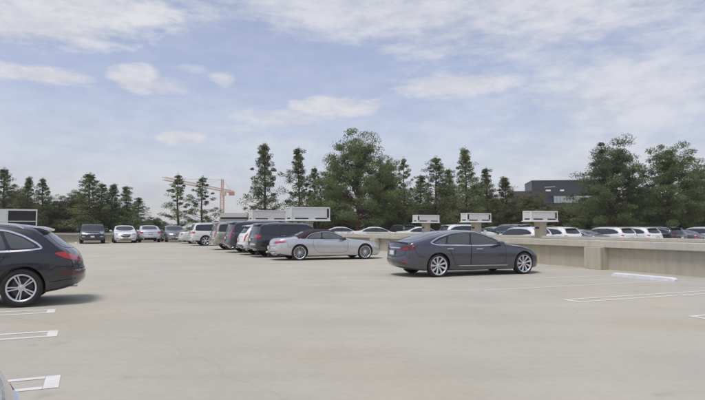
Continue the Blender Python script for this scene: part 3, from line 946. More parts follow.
def sedan(face='wide'):
    dlo = [(3.42, .975), (3.05, 1.15), (2.70, 1.30), (2.25, 1.365), (1.75, 1.345), (1.25, 1.22), (.95, 1.07), (1.0, 1.02), (1.6, .995)]
    return dict(
        L=4.95, sx=1.08, axles=(1.10, 3.96), R=.345, arch=.385, tum=.34, bow=(.26, .17),
        top=[(0, .62), (.03, .80), (.08, .96), (.15, 1.04), (.3, 1.065), (.65, 1.09), (.85, 1.15), (1.2, 1.30), (1.6, 1.425), (2.0, 1.475), (2.4, 1.46), (2.75, 1.385), (3.15, 1.20), (3.5, 1.04), (3.65, 1.0), (4.1, .965), (4.5, .90), (4.76, .79), (4.88, .66), (4.95, .50)],
        belt=[(0, .58), (.08, .89), (.2, .975), (.7, 1.01), (1.5, .99), (3.4, .94), (4.1, .895), (4.5, .83), (4.76, .70), (4.95, .46)],
        wid=[(0, .80), (.12, .87), (.4, .915), (1.0, .94), (2.5, .925), (3.5, .935), (4.0, .94), (4.5, .89), (4.8, .81), (4.95, .73)],
        bot=[(0, .38), (.12, .32), (.4, .25), (.8, .20), (4.4, .18), (4.8, .20), (4.95, .27)],
        trim=[dlo], surround=[dlo],
        windows=[[(3.30, .99), (2.98, 1.155), (2.67, 1.285), (2.27, 1.345), (2.20, 1.345), (2.14, 1.0)],
                 [(2.11, 1.345), (1.76, 1.325), (1.38, 1.235), (1.34, 1.02), (2.05, 1.002)],
                 [(1.31, 1.215), (1.04, 1.08), (1.08, 1.04), (1.27, 1.025)]],
        windscreen=[(3.22, -.74), (3.48, -.42), (3.54, 0), (3.48, .42), (3.22, .74), (2.78, .62), (2.72, 0), (2.78, -.62)],
        rear_window=[(.82, -.64), (.76, 0), (.82, .64), (1.50, .56), (1.54, 0), (1.50, -.56)],
        doors=[[(3.40, .40), (3.42, .96), (3.02, 1.18), (2.68, 1.33), (2.25, 1.385), (2.18, 1.385), (2.10, .6), (2.10, .34)],
               [(2.08, .34), (2.08, .6), (2.16, 1.385), (1.75, 1.37), (1.36, 1.26), (1.28, 1.0), (1.44, .74), (1.52, .5), (1.60, .34)]],
        handles=[(2.26, .86), (1.40, .88)], mirror=(3.24, .96),
        tail=[('tail', [('rear', [(.60, .78), (.60, .92), (.72, .94), (.80, .93), (.80, .76)]), ('side', [(.05, .80), (.07, .93), (.22, .95), (.30, .93), (.24, .86), (.16, .80)])])],
        head=[('head', [('front', [(.46, .68), (.50, .77), (.68, .82), (.79, .80), (.72, .68)]), ('side', [(4.52, .70), (4.34, .83), (4.26, .86), (4.40, .76), (4.66, .64)])])],
        fog=[('head', [('front', [(.52, .36), (.52, .42), (.72, .43), (.72, .36)])])],
        pieces=[('diffuser', 'black', 'rear', [(-.6, .34), (-.54, .42), (.54, .42), (.6, .34)], .006),
                ('boot_trim', 'chrome', 'rear', [(-.5, .88), (-.5, .91), (.5, .91), (.5, .88)], .010),
                ('grille', 'black', 'front', [(-.28, .50), (-.42, .68), (-.40, .73), (.40, .73), (.42, .68), (.28, .50)] if face == 'wide' else [(-.40, .56), (-.42, .70), (-.06, .70), (-.06, .56), (.06, .56), (.06, .70), (.42, .70), (.40, .56)], .007),
                ('grille_bar', 'chrome', 'front', [(-.40, .655), (-.42, .685), (-.10, .655), (0, .61), (.10, .655), (.42, .685), (.40, .655), (.10, .62), (0, .57), (-.10, .62)], .016),
                ('intake', 'black', 'front', [(-.5, .30), (-.44, .37), (.44, .37), (.5, .30)], .007)],
        strips=[('boot_gap', 'seam', 'rear', [(-.60, 1.0), (-.57, .64), (.57, .64), (.60, 1.0)], .009, .003),
                ('bumper_gap', 'seam', 'side', [(.30, .80), (.40, .64), (.70, .58)], .009, .003)],
        exhaust=[(.02, .55, .33)], plates=[('rear', 0, .77, 'plate'), ('front', 0, .44, 'plate')],
        wheel='seven', rimmat='rim', fr=.72)


def no_plate_front(sp):
    sp['plates'] = [p for p in sp['plates'] if p[0] != 'front']; return sp


YAW = TH
# --- the near cars
c = build_car('parked_car', fastback(), 'tesla', 'dark grey fastback saloon with pale spoked wheels, in front of the parapet', 'car')
put(c, G(438.5, 277.0), R(21.5), -1)
c = build_car('convertible', cabrio(), 'silver', 'long silver convertible with a closed burgundy soft top', 'car')
put(c, G(300, 260.4), R(21.5), -1)
c = build_car('parked_suv', compact_suv(), 'audi', 'black estate-like SUV with silver roof rails and double-spoke wheels, nearest on the left', 'SUV')
put(c, G(23, 307), PI + R(22.0), +1)
# the corner of a silver car next to the camera
sp = sedan(); sp['tail'] = [('tail_dark', [('rear', [(.40, .72), (.40, .90), (.62, .92), (.62, .72)])])]
c = build_car('parked_car', sp, 'palesilver', 'silver saloon of which only the rear corner shows at the bottom left', 'car')
put_tail(c, (-1.47, 2.70), PI + TH, -1)

# --- the row of tails behind the convertible
tail0 = Vector((-3.5, 25.9, 0))
def tail_at(px):
    q = (px - 352.5) / FPX
    k = (q * tail0.y - tail0.x) / (V.x - q * V.y)
    return tail0 + V * k

ROW = 'cars parked tail-out in the row along the middle of the deck'
def lower_suv(f):
    sp = big_suv('low')
    for key in ('top', 'belt'): sp[key] = [(a, b * f) for a, b in sp[key]]
    for key in ('windows', 'surround', 'doors'): sp[key] = [[(a, b * f) for a, b in q] for q in sp[key]]
    sp['rear_window'] = [(a, b * f) for a, b in sp['rear_window']]
    sp['spoiler'] = (.18, .62, .66, .03, 1.80 * f)
    return sp
sp = lower_suv(.93); sp['sx'] = .95
c = build_car('parked_suv', sp, 'charcoal', 'dark grey SUV with low red tail lamp right behind the convertible', 'SUV', ROW)
put_tail(c, tail_at(256), YAW)
c = build_car('parked_suv', crossover('vee'), 'white', 'white SUV with tall slanting red tail lamp between two dark SUVs', 'SUV', ROW)
put_tail(c, tail_at(243.5), YAW)
c = build_car('parked_suv', big_suv('tall'), 'slate', 'big charcoal SUV with upright red tail lamp between the white crossover and the beige SUV', 'SUV', ROW)
put_tail(c, tail_at(230), YAW)
c = build_car('parked_suv', big_suv('tall'), 'beige', 'big beige SUV with upright tail lamps', 'SUV', ROW)
put_tail(c, tail_at(214.5), YAW)
sp = big_suv('low'); c = build_car('parked_suv', sp, 'white', 'big white SUV with chrome wheels beyond the beige SUV', 'SUV', ROW)
put_tail(c, tail_at(192.0), YAW)
sp = sedan(); c = build_car('parked_car', sp, 'pearl', 'white saloon tail with a red lamp, at the far end of the row of tails', 'car', ROW)
put_tail(c, tail_at(181.0), YAW)

# --- the row along the back parapet
BACK = 'cars parked along the back parapet'
sp = lower_suv(.90)
c = build_car('parked_suv', sp, 'black', 'black SUV facing the camera with a wide chrome-barred grille, leftmost at the back', 'SUV', BACK)
c.scale = (1.06,) * 3; put_nose(c, D(104.0, 52.6), TH - PI / 2, 1)
sp = sedan(); sp['plates'] = [('front', 0, .44, 'plate_yellow')]
c = build_car('parked_car', sp, 'white', 'white saloon facing the camera with a gold number plate and dark grille', 'car', BACK)
c.scale = (1.13,) * 3; put_nose(c, D(135.5, 54.5), TH - PI / 2, 1)
c = build_car('parked_car', sedan(), 'palesilver', 'pale silver saloon seen from behind with red lamps, at the back parapet', 'car', BACK)
c.scale = (1.13,) * 3; put_tail(c, D(160.0, 57.0), TH + PI / 2, -1)
c = build_car('parked_car', sedan(), 'grey', 'grey saloon facing the camera, rightmost along the back parapet', 'car', BACK)
c.scale = (1.13,) * 3; put_nose(c, D(186.0, 57.5), TH - PI / 2, 1)

# --- cars on the neighbouring deck, seen over the parapets
NEXT = 'cars on the neighbouring deck beyond the parapet'
w_x = build_car('parked_suv', crossover('flat'), 'white', 'white SUV behind the lamp pillar on the far parapet', 'SUV', NEXT)
d_x = build_car('parked_suv', crossover('flat'), 'charcoal', 'dark grey SUV between white ones beyond the parapet at the right', 'SUV', NEXT)
w_s = build_car('parked_car', sedan(), 'white', 'white saloon beyond the parapet right above the bonnet of the convertible', 'car', NEXT)
g_s = build_car('parked_car', sedan(), 'grey', 'grey saloon over the roof of the grey fastback', 'car', NEXT)
k0 = Vector((14.8, 40.3, 0))
for i, (k, src, lab) in enumerate([
        (-1, w_x, None), (0, w_x, 'white SUV just right of the lamp pillar with its red lamp over the parapet pier'),
        (1, g_s, 'grey saloon low between two white SUVs over the parapet pier'), (2, w_x, 'white SUV above the white wheel stop'),
        (3, w_x, 'white SUV left of the dark grey SUV at the right edge'), (4, d_x, None),
        (5, g_s, 'grey saloon at the right edge of the picture beyond the parapet'),
        (6, w_x, 'white SUV beyond the parapet half out of the right edge')]):
    o = src if lab is None else copy_tree(src)
    if lab: o['label'] = lab
    put_tail(o, k0 + U * (2.75 * k), TH + PI / 2, 1, -.14)
for px, d, yaw, src, lab in [
        (344, 61, TH - R(12), w_s, None),
        (378, 57, TH - R(12), w_s, 'white saloon beyond the parapet, just above the tail of the grey fastback'),
        (400, 66, TH + PI / 2, d_x, 'dark SUV behind the white saloon left of the fastback roof'),
        (424, 56, TH - R(8), w_s, 'white saloon mostly hidden behind the sloping back of the grey fastback'),
        (469, 50, TH - R(6), w_x, 'long white SUV right over the roof of the grey fastback'),
        (492, 55, TH + PI / 2, g_s, None),
        (508, 52, TH + PI / 2, d_x, 'dark grey SUV with red lamp over the bonnet of the grey fastback'),
        (527, 50, TH + PI / 2, g_s, 'grey saloon just left of the lamp pillar')]:
    o = src if lab is None else copy_tree(src)
    if lab: o['label'] = lab
    o.location = D(px, d, -.02); o.rotation_euler = (0, 0, yaw); o.scale = (1.06,) * 3

# ------------------------------------------------------------------ concrete
def concrete(name, base, streak=True, dark=.5, rough=.88):
    m, nt, b = newmat(name)
    N = nt.nodes.new; Lk = nt.links.new
    tc = N('ShaderNodeTexCoord')
    def noise(scale, detail=5, rot=0, stretch=(1, 1, 1), rgh=.55):
        mp = N('ShaderNodeMapping'); mp.inputs['Rotation'].default_value = (0, 0, rot)
        mp.inputs['Scale'].default_value = stretch
        Lk(tc.outputs['Object'], mp.inputs['Vector'])
        n = N('ShaderNodeTexNoise'); n.inputs['Scale'].default_value = scale; n.inputs['Detail'].default_value = detail
        n.inputs['Roughness'].default_value = rgh
        Lk(mp.outputs['Vector'], n.inputs['Vector']); return n.outputs['Fac']
    def mr(v, a, b_, c, d):
        n = N('ShaderNodeMapRange'); n.inputs['From Min'].default_value = a; n.inputs['From Max'].default_value = b_
        n.inputs['To Min'].default_value = c; n.inputs['To Max'].default_value = d
        Lk(v, n.inputs['Value']); return n.outputs['Result']
    def mul(a, b_):
        n = N('ShaderNodeMath'); n.operation = 'MULTIPLY'; Lk(a, n.inputs[0]); Lk(b_, n.inputs[1]); return n.outputs[0]
    f = mr(noise(.09, 4), .3, .7, .93, 1.06)
    f = mul(f, mr(noise(.6, 6), .3, .7, .94, 1.05))
    f = mul(f, mr(noise(9, 6, rgh=.7), .25, .75, .93, 1.06))
    f = mul(f, mr(noise(70, 3, rgh=.8), .25, .75, .93, 1.06))
    if streak:
        # sweeps of tyres: along the aisle and along the stalls
        f = mul(f, mr(noise(.55, 6, -TH, (.05, 1.0, 1), .62), .40, .72, 1.02, .95))
        f = mul(f, mr(noise(1.6, 5, -TH + R(7), (.05, 1.0, 1), .65), .45, .75, 1.01, .965))
        f = mul(f, mr(noise(.8, 5, -TH + R(80), (.06, 1.0, 1), .6), .48, .75, 1.01, .96))
        f = mul(f, mr(noise(1.1, 5), .64, .80, 1.0, .80))
    if streak:
        # hairline cracks and small oil drips
        vo = N('ShaderNodeTexVoronoi'); vo.feature = 'DISTANCE_TO_EDGE'; vo.inputs['Scale'].default_value = .16
        wv = N('ShaderNodeVectorMath'); wv.operation = 'ADD'
        n3 = N('ShaderNodeTexNoise'); n3.inputs['Scale'].default_value = .9; n3.inputs['Detail'].default_value = 6
        Lk(tc.outputs['Object'], n3.inputs['Vector']); Lk(tc.outputs['Object'], wv.inputs[0]); Lk(n3.outputs['Color'], wv.inputs[1])
        Lk(wv.outputs['Vector'], vo.inputs['Vector'])
        f = mul(f, mr(vo.outputs['Distance'], .0, .004, .925, 1.0))
        v2 = N('ShaderNodeTexVoronoi'); v2.inputs['Scale'].default_value = .8; Lk(wv.outputs['Vector'], v2.inputs['Vector'])
        f = mul(f, mr(v2.outputs['Distance'], .03, .10, .86, 1.0))
    else:
        # rain streaks running down the faces, and a dirty foot
        f = mul(f, mr(noise(5, 5, 0, (1, 1, .06), .65), .42, .75, 1.03, .86))
        f = mul(f, mr(noise(1.3, 4, 0, (1, 1, .10), .6), .40, .72, 1.03, .90))
    mx = N('ShaderNodeMix'); mx.data_type = 'RGBA'
    mx.inputs['A'].default_value = (0, 0, 0, 1); mx.inputs['B'].default_value = (*base, 1)
    mx.clamp_factor = False
    Lk(f, mx.inputs['Factor'])
    # faint warm and cool patches
    hs = N('ShaderNodeHueSaturation'); Lk(mx.outputs['Result'], hs.inputs['Color'])
    Lk(mr(noise(.25, 4), .3, .7, .7, 1.35), hs.inputs['Saturation'])
    Lk(hs.outputs['Color'], b.inputs['Base Color'])
    b.inputs['Roughness'].default_value = rough
    bp = N('ShaderNodeBump'); bp.inputs['Strength'].default_value = .25; bp.inputs['Distance'].default_value = .006
    Lk(noise(45, 6, rgh=.7), bp.inputs['Height']); Lk(bp.outputs['Normal'], b.inputs['Normal'])
    return m


M['deck'] = concrete('deck_concrete', (.402, .385, .328))
M['wall'] = concrete('wall_concrete', (.43, .395, .31), False)
M['coping'] = concrete('coping_concrete', (.48, .46, .395), False)


def worn_paint(name, col, wear):
    m = concrete(name, (.402, .385, .328))
    nt = m.node_tree; b = nt.nodes['Principled BSDF']
    src = b.inputs['Base Color'].links[0].from_socket
    tc = nt.nodes.new('ShaderNodeTexCoord')
    n = nt.nodes.new('ShaderNodeTexNoise'); n.inputs['Scale'].default_value = 7; n.inputs['Detail'].default_value = 8; n.inputs['Roughness'].default_value = .75
    nt.links.new(tc.outputs['Object'], n.inputs['Vector'])
    mr = nt.nodes.new('ShaderNodeMapRange'); mr.inputs['From Min'].default_value = .30; mr.inputs['From Max'].default_value = .62
    mr.inputs['To Min'].default_value = 1 - wear * .3; mr.inputs['To Max'].default_value = 1 - wear
    nt.links.new(n.outputs['Fac'], mr.inputs['Value'])
    mx = nt.nodes.new('ShaderNodeMix'); mx.data_type = 'RGBA'
    nt.links.new(mr.outputs['Result'], mx.inputs['Factor']); nt.links.new(src, mx.inputs['A'])
    mx.inputs['B'].default_value = (*col, 1)
    nt.links.new(mx.outputs['Result'], b.inputs['Base Color'])
    return m


M['line'] = worn_paint('stall_line_paint', (.74, .74, .74), .48)
M['line_worn'] = worn_paint('stall_line_faded', (.70, .70, .69), .62)
M['block'] = worn_paint('stall_patch_paint', (.66, .69, .75), .4)
M['stop'] = simple('wheel_stop_paint', (.63, .64, .68), .75, 0, 0, .22, 6, .2, 30)
M['lampwhite'] = simple('lamp_box_white', (.72, .72, .70), .5, 0, 0, .06, 3)
M['lamppanel'] = simple('lamp_panel_grey', (.60, .61, .60), .5, 0, 0, .10, 2.5)
M['lampdark'] = simple('lamp_slot_dark', (.022, .023, .026), .6, 0, 0, .2)
M['bark'] = simple('bark', (.085, .060, .042), .95, 0, 0, .35, 3, .6, 9)
M['redbark'] = simple('red_bark', (.16, .075, .045), .95, 0, 0, .35, 3, .6, 9)
M['soil'] = simple('soil', (.20, .17, .12), .95, 0, 0, .3, .05)
M['cream'] = simple('crane_cream', (.66, .52, .36), .6, 0, 0, .08)
M['mast'] = simple('crane_mast_paint', (.62, .38, .28), .6, 0, 0, .12)
M['cladding'] = simple('dark_cladding', (.022, .022, .025), .45, 0, 0, .12, .15)
M['cladding_mid'] = simple('grey_cladding', (.045, .045, .048), .5, 0, 0, .12, .15)
M['facade'] = simple('facade_glass', (.34, .40, .40), .18, 0, 0, .35, .12)
M['offwhite'] = simple('garage_white', (.55, .55, .53), .7, 0, 0, .06, .1)
M['signwhite'] = simple('sign_white', (.8, .8, .78), .5, 0, 0, .02)

# ------------------------------------------------------------------ the deck
def sheet(name, poly, z, mat, thick=0):
    bm = bmesh.new()
    f = bm.faces.new([bm.verts.new((p[0], p[1], z)) for p in poly])
    if f.normal.z < 0: f.normal_flip()
    return mesh_obj(name, bm, mat)


O = Vector((0, 0, 0))
gnd = sheet('ground', [(-630, -130), (630, -130), (630, 730), (-630, 730)], -.20, M['soil'])
tag(gnd, kind='structure')
bm = bmesh.new()
q = [U * a + V * b for a, b in ((-45, -30), (95, -30), (95, 62.0), (-45, 62.0))]
vs = [bm.verts.new((p.x, p.y, 0)) for p in q] + [bm.verts.new((p.x, p.y, -.2)) for p in q]
bm.faces.new(vs[:4])
for i in range(4): bm.faces.new((vs[i], vs[i + 4], vs[(i + 1) % 4 + 4], vs[(i + 1) % 4]))
bmesh.ops.recalc_face_normals(bm, faces=bm.faces)
deck = tag(mesh_obj('parking_deck', bm, M['deck']), kind='structure')


def stripe(bm, a, d, l, w, z=.004):
    n = Vector((-d.y, d.x, 0)) * w / 2
    f = bm.faces.new([bm.verts.new((p.x, p.y, z)) for p in (a - n, a + d * l - n, a + d * l + n, a + n)])


LINES = 'painted stall markings'
ln = []
for (px, py), d, L_, gap, block in [((57.5, 310.2), -U, 5.0, .42, True), ((60.5, 332.2), -U, 5.0, .42, True), ((63.5, 379.0), -U, 5.0, .42, True),
                                    ((568, 300.4), U, 5.4, .40, True), ((483, 290), U, 6.2, .12, False), ((510, 279.5), U, 5.2, .12, False), ((697, 317.5), U, 5.4, .40, True)]:
    bm = bmesh.new()
    a = G(px, py)
    dd = (d + V * (-.03 if d.x > 0 else 0)).normalized()
    n = Vector((-dd.y, dd.x, 0))
    for s_ in ((-1, 1) if gap > .2 else (0,)):
        stripe(bm, a + n * s_ * gap / 2 + dd * (.0 if not block else .14), dd, L_, .10)
    if block: stripe(bm, a, dd, .136, gap + .10)
    o = mesh_obj('stall_marking', bm, [M['line'] if d.x < 0 else M['line_worn']])
    tag(o, kind='structure')

# stall lines between the cars of the middle row and along the back
for k in (1.45, 4.35, 7.2, 10.2, 13.0, 16.6, 19.4):
    bm = bmesh.new(); a = tail0 + V * (k - .4) + U * .2
    stripe(bm, a, U, 5.2, .12)
    tag(mesh_obj('stall_marking', bm, M['line']), kind='structure')
for px in (76, 108, 134, 163):
    bm = bmesh.new(); a = D(px, 53.2 + (px - 76) * .05)
    stripe(bm, a, V, 4.8, .14)
    tag(mesh_obj('stall_marking', bm, M['line']), kind='structure')

# ------------------------------------------------------------------ parapets
def parapet(name, p0, d, length, h, label, piers, cop=.22, over=.16, thick=.30, side=-1):
    """wall from p0 along d; its face to the deck is on the `side` of the direction"""
    root = empty(name, (p0.x, p0.y, 0), math.atan2(d.y, d.x))
    tag(root, label, 'parapet', 'concrete parapets of the deck')
    bm = bmesh.new(); box(bm, (0, -thick / 2, 0), (length, thick / 2, h - cop), 0)
    mesh_obj('wall', bm, M['wall'], root)
    bm = bmesh.new()
    n = max(1, round(length / 9.0)); l = length / n
    for i in range(n):
        box(bm, (i * l + .006, -thick / 2 - over, h - cop + .001), ((i + 1) * l - .006, thick / 2 + .05, h), .018)
    mesh_obj('coping', bm, M['coping'], root)
    for x in piers:
        bm = bmesh.new()
        y0, y1 = -thick / 2 - over + .03, -thick / 2 + .004
        if side > 0: pass
        box(bm, (x - .38, y0 - .22, 0), (x + .38, y1, h - cop + .0), .012)
        mesh_obj('pier', bm, M['wall'], root)
    return root

# the near parapet: its face looks back towards the camera (-U)
# local x runs along -V so that local -y is -U
near0 = Vector((9.30, 21.2, 0))
NL0, NL1 = -36.0, 15.0
p_start = near0 + V * (-NL0)          # far end
pn = parapet('concrete_parapet', near0 + V * 38, -V, 60, 1.035, 'nearest beige concrete parapet with a thick coping and square piers, before the grey fastback', [38 - .22, 38 - 9.2, 38 - 18.2, 38 + 8.8], .24, .20)
far0 = Vector((13.35, 30.0, 0))
pf = parapet('concrete_parapet', far0 + V * 44, -V, 72, 1.0, 'second beige concrete parapet beyond the near one, with box lamps standing on it', [], .16, .04)
back0 = D(60, 60.3)
pb = parapet('concrete_parapet', back0 - U * 40, U, 78, .88, 'low beige concrete parapet along the back, behind the row of cars on the left', [], .24, .10)

# wheel stop
a, b = G(612.5, 275.6), G(674.5, 281.4)
d = (b - a); L_ = d.length; ang = math.atan2(d.y, d.x)
bm = bmesh.new()
prof = [(-.09, 0), (-.084, .088), (-.066, .108), (.066, .108), (.084, .088), (.09, 0)]
rows = []
for x, k in ((0, .55), (.05, .9), (.09, 1), (L_ * .5, 1), (L_ - .09, 1), (L_ - .05, .9), (L_, .55)):
    rows.append([bm.verts.new((x, y * (.9 + .1 * k), z * k)) for y, z in prof])
for r0, r1 in zip(rows, rows[1:]):
    for i in range(5): bm.faces.new((r0[i], r0[i + 1], r1[i + 1], r1[i]))
    bm.faces.new((r0[5], r0[0], r1[0], r1[5]))
bm.faces.new(rows[0]); bm.faces.new(rows[-1][::-1])
bmesh.ops.recalc_face_normals(bm, faces=bm.faces)
o = mesh_obj('wheel_stop', bm, M['stop'])
o.location = a; o.rotation_euler = (0, 0, ang)
tag(o, 'white painted concrete wheel stop lying before the parapet', 'wheel stop')

# ------------------------------------------------------------------ box lamps
def lamp_box(name, loc, label, lx=2.05, ly=.72, z0=1.83, h=.64, post=True, base=0., yaw=TH, slots=(True, True), pw=.25):
    """white louvred light box on a concrete pillar; long side along the stalls"""
    root = empty(name, (loc.x, loc.y, base), yaw)
    tag(root, label, 'box lamp', 'white box lamps on concrete pillars')
    z1 = z0 + h
    bm = bmesh.new()
    box(bm, (-lx / 2 + .02, -ly / 2 + .022, z0 + .10), (lx / 2 - .02, ly / 2 - .022, z1 - .02), .01)
    mesh_obj('panel', bm, M['lamppanel'], root)
    bm = bmesh.new()   # frame: rails along the box's edges, and a tray under it
    t = .055
    for y in (-ly / 2, ly / 2 - t):
        for z in (z0 + .05, z1 - t): box(bm, (-lx / 2 + t + .002, y, z), (lx / 2 - t - .002, y + t, z + t))
    for x in (-lx / 2, lx / 2 - t):
        for z in (z0 + .05, z1 - t): box(bm, (x, -ly / 2 + t + .002, z), (x + t, ly / 2 - t - .002, z + t))
        for y in (-ly / 2, ly / 2 - t): box(bm, (x, y, z0 + .051), (x + t, y + t, z1))
    box(bm, (-lx / 2 - .08, -ly / 2 - .05, z0), (lx / 2 + .03, ly / 2 + .05, z0 + .049), .008)
    mesh_obj('frame', bm, M['lampwhite'], root)
    for xs in ((-lx * .40, -lx * .06), (lx * .12, lx * .43)):
        for y in (-ly / 2 + .019, ly / 2 - .019):
            bm = bmesh.new(); box(bm, (xs[0], y - .006, z0 + .115), (xs[1], y + .006, z0 + .19)); mesh_obj('slot', bm, M['lampdark'], root)
    for sx, on in ((-1, slots[0]), (1, slots[1])):
        if not on: continue
        xa = sx * (lx / 2 - .125)
        for y in (-ly / 2 + .019, ly / 2 - .019):
            bm = bmesh.new(); box(bm, (xa - .065, y - .007, z0 + .21), (xa + .065, y + .007, z1 - .09)); mesh_obj('slot', bm, M['lampdark'], root)
    for x in (-lx / 2 + .017, lx / 2 - .017):
        bm = bmesh.new(); box(bm, (x - .006, -ly * .3, z0 + .12), (x + .006, ly * .3, z0 + .20)); mesh_obj('slot', bm, M['lampdark'], root)
    if post:
        bm = bmesh.new(); box(bm, (-pw, -.24, 0), (pw, .24, z0 - .12), .015); box(bm, (-pw - .02, -.26, z0 - .119), (pw + .02, .26, z0 - .002), .01)
        po = mesh_obj('pillar', bm, M['wall'], root)
        bm = bmesh.new(); box(bm, (-pw - .006, -.16, z0 - .42), (-pw + .012, .16, z0 - .30)); mesh_obj('slot', bm, M['lampdark'], po)
    return root


def far_at(px):
    q = (px - 352.5) / FPX
    k = (q * far0.y - far0.x) / (V.x - q * V.y)
    return far0 + V * k
lamp_box('box_lamp', far_at(540) + U * .02, 'white box lamp on a concrete pillar, rightmost, over the nose of the grey fastback', slots=(False, True))
lamp_box('box_lamp', far_at(476), 'white box lamp directly above the roof of the grey fastback', slots=(True, True))
lamp_box('box_lamp', far_at(426), 'white box lamp left of and smaller than the one over the fastback roof', slots=(True, False))
lamp_box('box_lamp', D(308, 35.5), 'large white box lamp standing behind the convertible roof', lx=2.5, ly=1.0, z0=1.88, h=.84, slots=(False, True))
lamp_box('box_lamp', D(268, 42.0), 'white box lamp above the roofs of the dark SUVs, partly behind the large one', lx=2.6, ly=1.0, z0=1.95, h=.76, slots=(False, False))
# the dark louvred box at the left edge
root = empty('louvred_box', D(22, 30), R(31)); tag(root, 'white framed box with a black louvred opening, at the left edge above the black SUV', 'box lamp')
s_ = FPX / 30
x0, x1 = -13 / s_, 13.5 / s_
bm = bmesh.new(); box(bm, (x0 + .06, .04, 1.30), (x1 - .05, 0.56, 2.36), 0); mesh_obj('recess', bm, M['lampdark'], root)
bm = bmesh.new()
box(bm, (x0, -.04, 2.362), (x1, 0.62, 2.44), .008); box(bm, (x0, -.04, 1.22), (x1, 0.62, 1.298), .008)
for x in (x0, x1 - .06): box(bm, (x, -.04, 1.30), (x + .058, .038, 2.36))
box(bm, (x1 - .048, .04, 1.30), (x1, 0.62, 2.36))
mesh_obj('frame', bm, M['lamppanel'], root)
bm = bmesh.new(); box(bm, (x0 + .06, -.02, 1.80), (x1 - .064, .036, 1.84)); mesh_obj('louvre_rail', bm, M['lamppanel'], root)
bm = bmesh.new(); box(bm, (x0 - 1.6, .0, 1.22), (x0 - .003, 0.56, 2.44), .01); mesh_obj('side_panel', bm, M['lamppanel'], root)
bm = bmesh.new(); box(bm, (x0 - .2, .1, 0), (x0 + .5, .5, 1.218), .015); mesh_obj('pillar', bm, M['wall'], root)

# ------------------------------------------------------------------ far buildings and the crane
def bldg_box(bm, x0, x1, y0, y1, z0, z1): box(bm, (x0, y0, z0), (x1, y1, z1))
db = 250.; s_ = FPX / db
root = empty('office_building', D(556, db, -.2), R(-9)); tag(root, 'dark office block with a small pale sign rising over the trees at the right', 'building')
hz = lambda py: (HZ - py) / s_ + EYE + .2
bm = bmesh.new(); box(bm, (-23 / s_, 0, hz(196)), (46 / s_, 22, hz(181.0))); mesh_obj('upper_storey', bm, M['cladding'], root)
bm = bmesh.new(); box(bm, (-23.2 / s_, -.15, hz(181.0) + .004), (46.2 / s_, 22.2, hz(180.0))); mesh_obj('roof_edge', bm, M['cladding_mid'], root)
bm = bmesh.new(); box(bm, (-42 / s_, 4, 0), (-23.1 / s_, 24, hz(190.2))); mesh_obj('wing', bm, M['cladding_mid'], root)
bm = bmesh.new(); box(bm, (-22 / s_, 1.5, 0), (46 / s_, 21, hz(203) - .01)); box(bm, (-22 / s_, 1.0, hz(203)), (-2.3 / s_, 20, hz(196) - .01)); mesh_obj('lower_storey', bm, M['cladding_mid'], root)
bm = bmesh.new()
ncol = 15
for i in range(ncol):
    xa = (-2 + 46 * i / ncol) / s_; xb = (-2 + 46 * (i + 1) / ncol) / s_ - .12
    box(bm, (xa, -.6, hz(203)), (xb, 2, hz(196.2)))
gw = mesh_obj('window_band', bm, M['facade'], root)
bm = bmesh.new()
for i in range(ncol + 1):
    xa = (-2 + 46 * i / ncol) / s_ - .12; box(bm, (xa, -.5, hz(203)), (xa + .11, 1.9, hz(196.2)))
mesh_obj('mullion', bm, M['cladding'], gw)
for xa, xb in ((-9.5, -4.8), (4.2, 8.0)):
    bm = bmesh.new(); box(bm, (xa / s_, -.2, hz(191.2)), (xb / s_, -.01, hz(189.6))); mesh_obj('window', bm, M['signwhite'], root)
bm = bmesh.new()
rg = random.Random(4); x = -10.5
while x < -.5:      # a line of small lettering, too far off to read
    w = rg.uniform(.35, .6); box(bm, (x / s_, -.15, hz(187.6 + (x + 10) * -.06)), ((x + w) / s_, -.01, hz(186.7 + (x + 10) * -.06))); x += w + .3
mesh_obj('sign', bm, M['offwhite'], root)

dg_ = 150.; s_ = FPX / dg_
root = empty('parking_garage', D(262, dg_, -.2), 0); tag(root, 'low pale parking garage behind the foot of the crane', 'building')
bm = bmesh.new(); box(bm, (-43 / s_, 0, 0), (60 / s_, 20, hz(219) if False else (HZ - 219) / s_ + EYE + .2)); mesh_obj('wall', bm, M['offwhite'], root)
bm = bmesh.new(); box(bm, (-43.6 / s_, -.5, (HZ - 216.4) / s_ + EYE), (60 / s_, 20, (HZ - 213.0) / s_ + EYE + .2)); mesh_obj('roof', bm, M['offwhite'], root)
bm = bmesh.new(); box(bm, (-42 / s_, .6, (HZ - 219) / s_ + EYE + .204), (59 / s_, 19, (HZ - 216.4) / s_ + EYE - .004)); mesh_obj('opening', bm, M['cladding_mid'], root)

# tower crane
mast = D(222, 300, -.2)
root = empty('tower_crane', mast, 0); tag(root, 'cream tower crane with a long jib, above the trees left of the middle', 'crane')

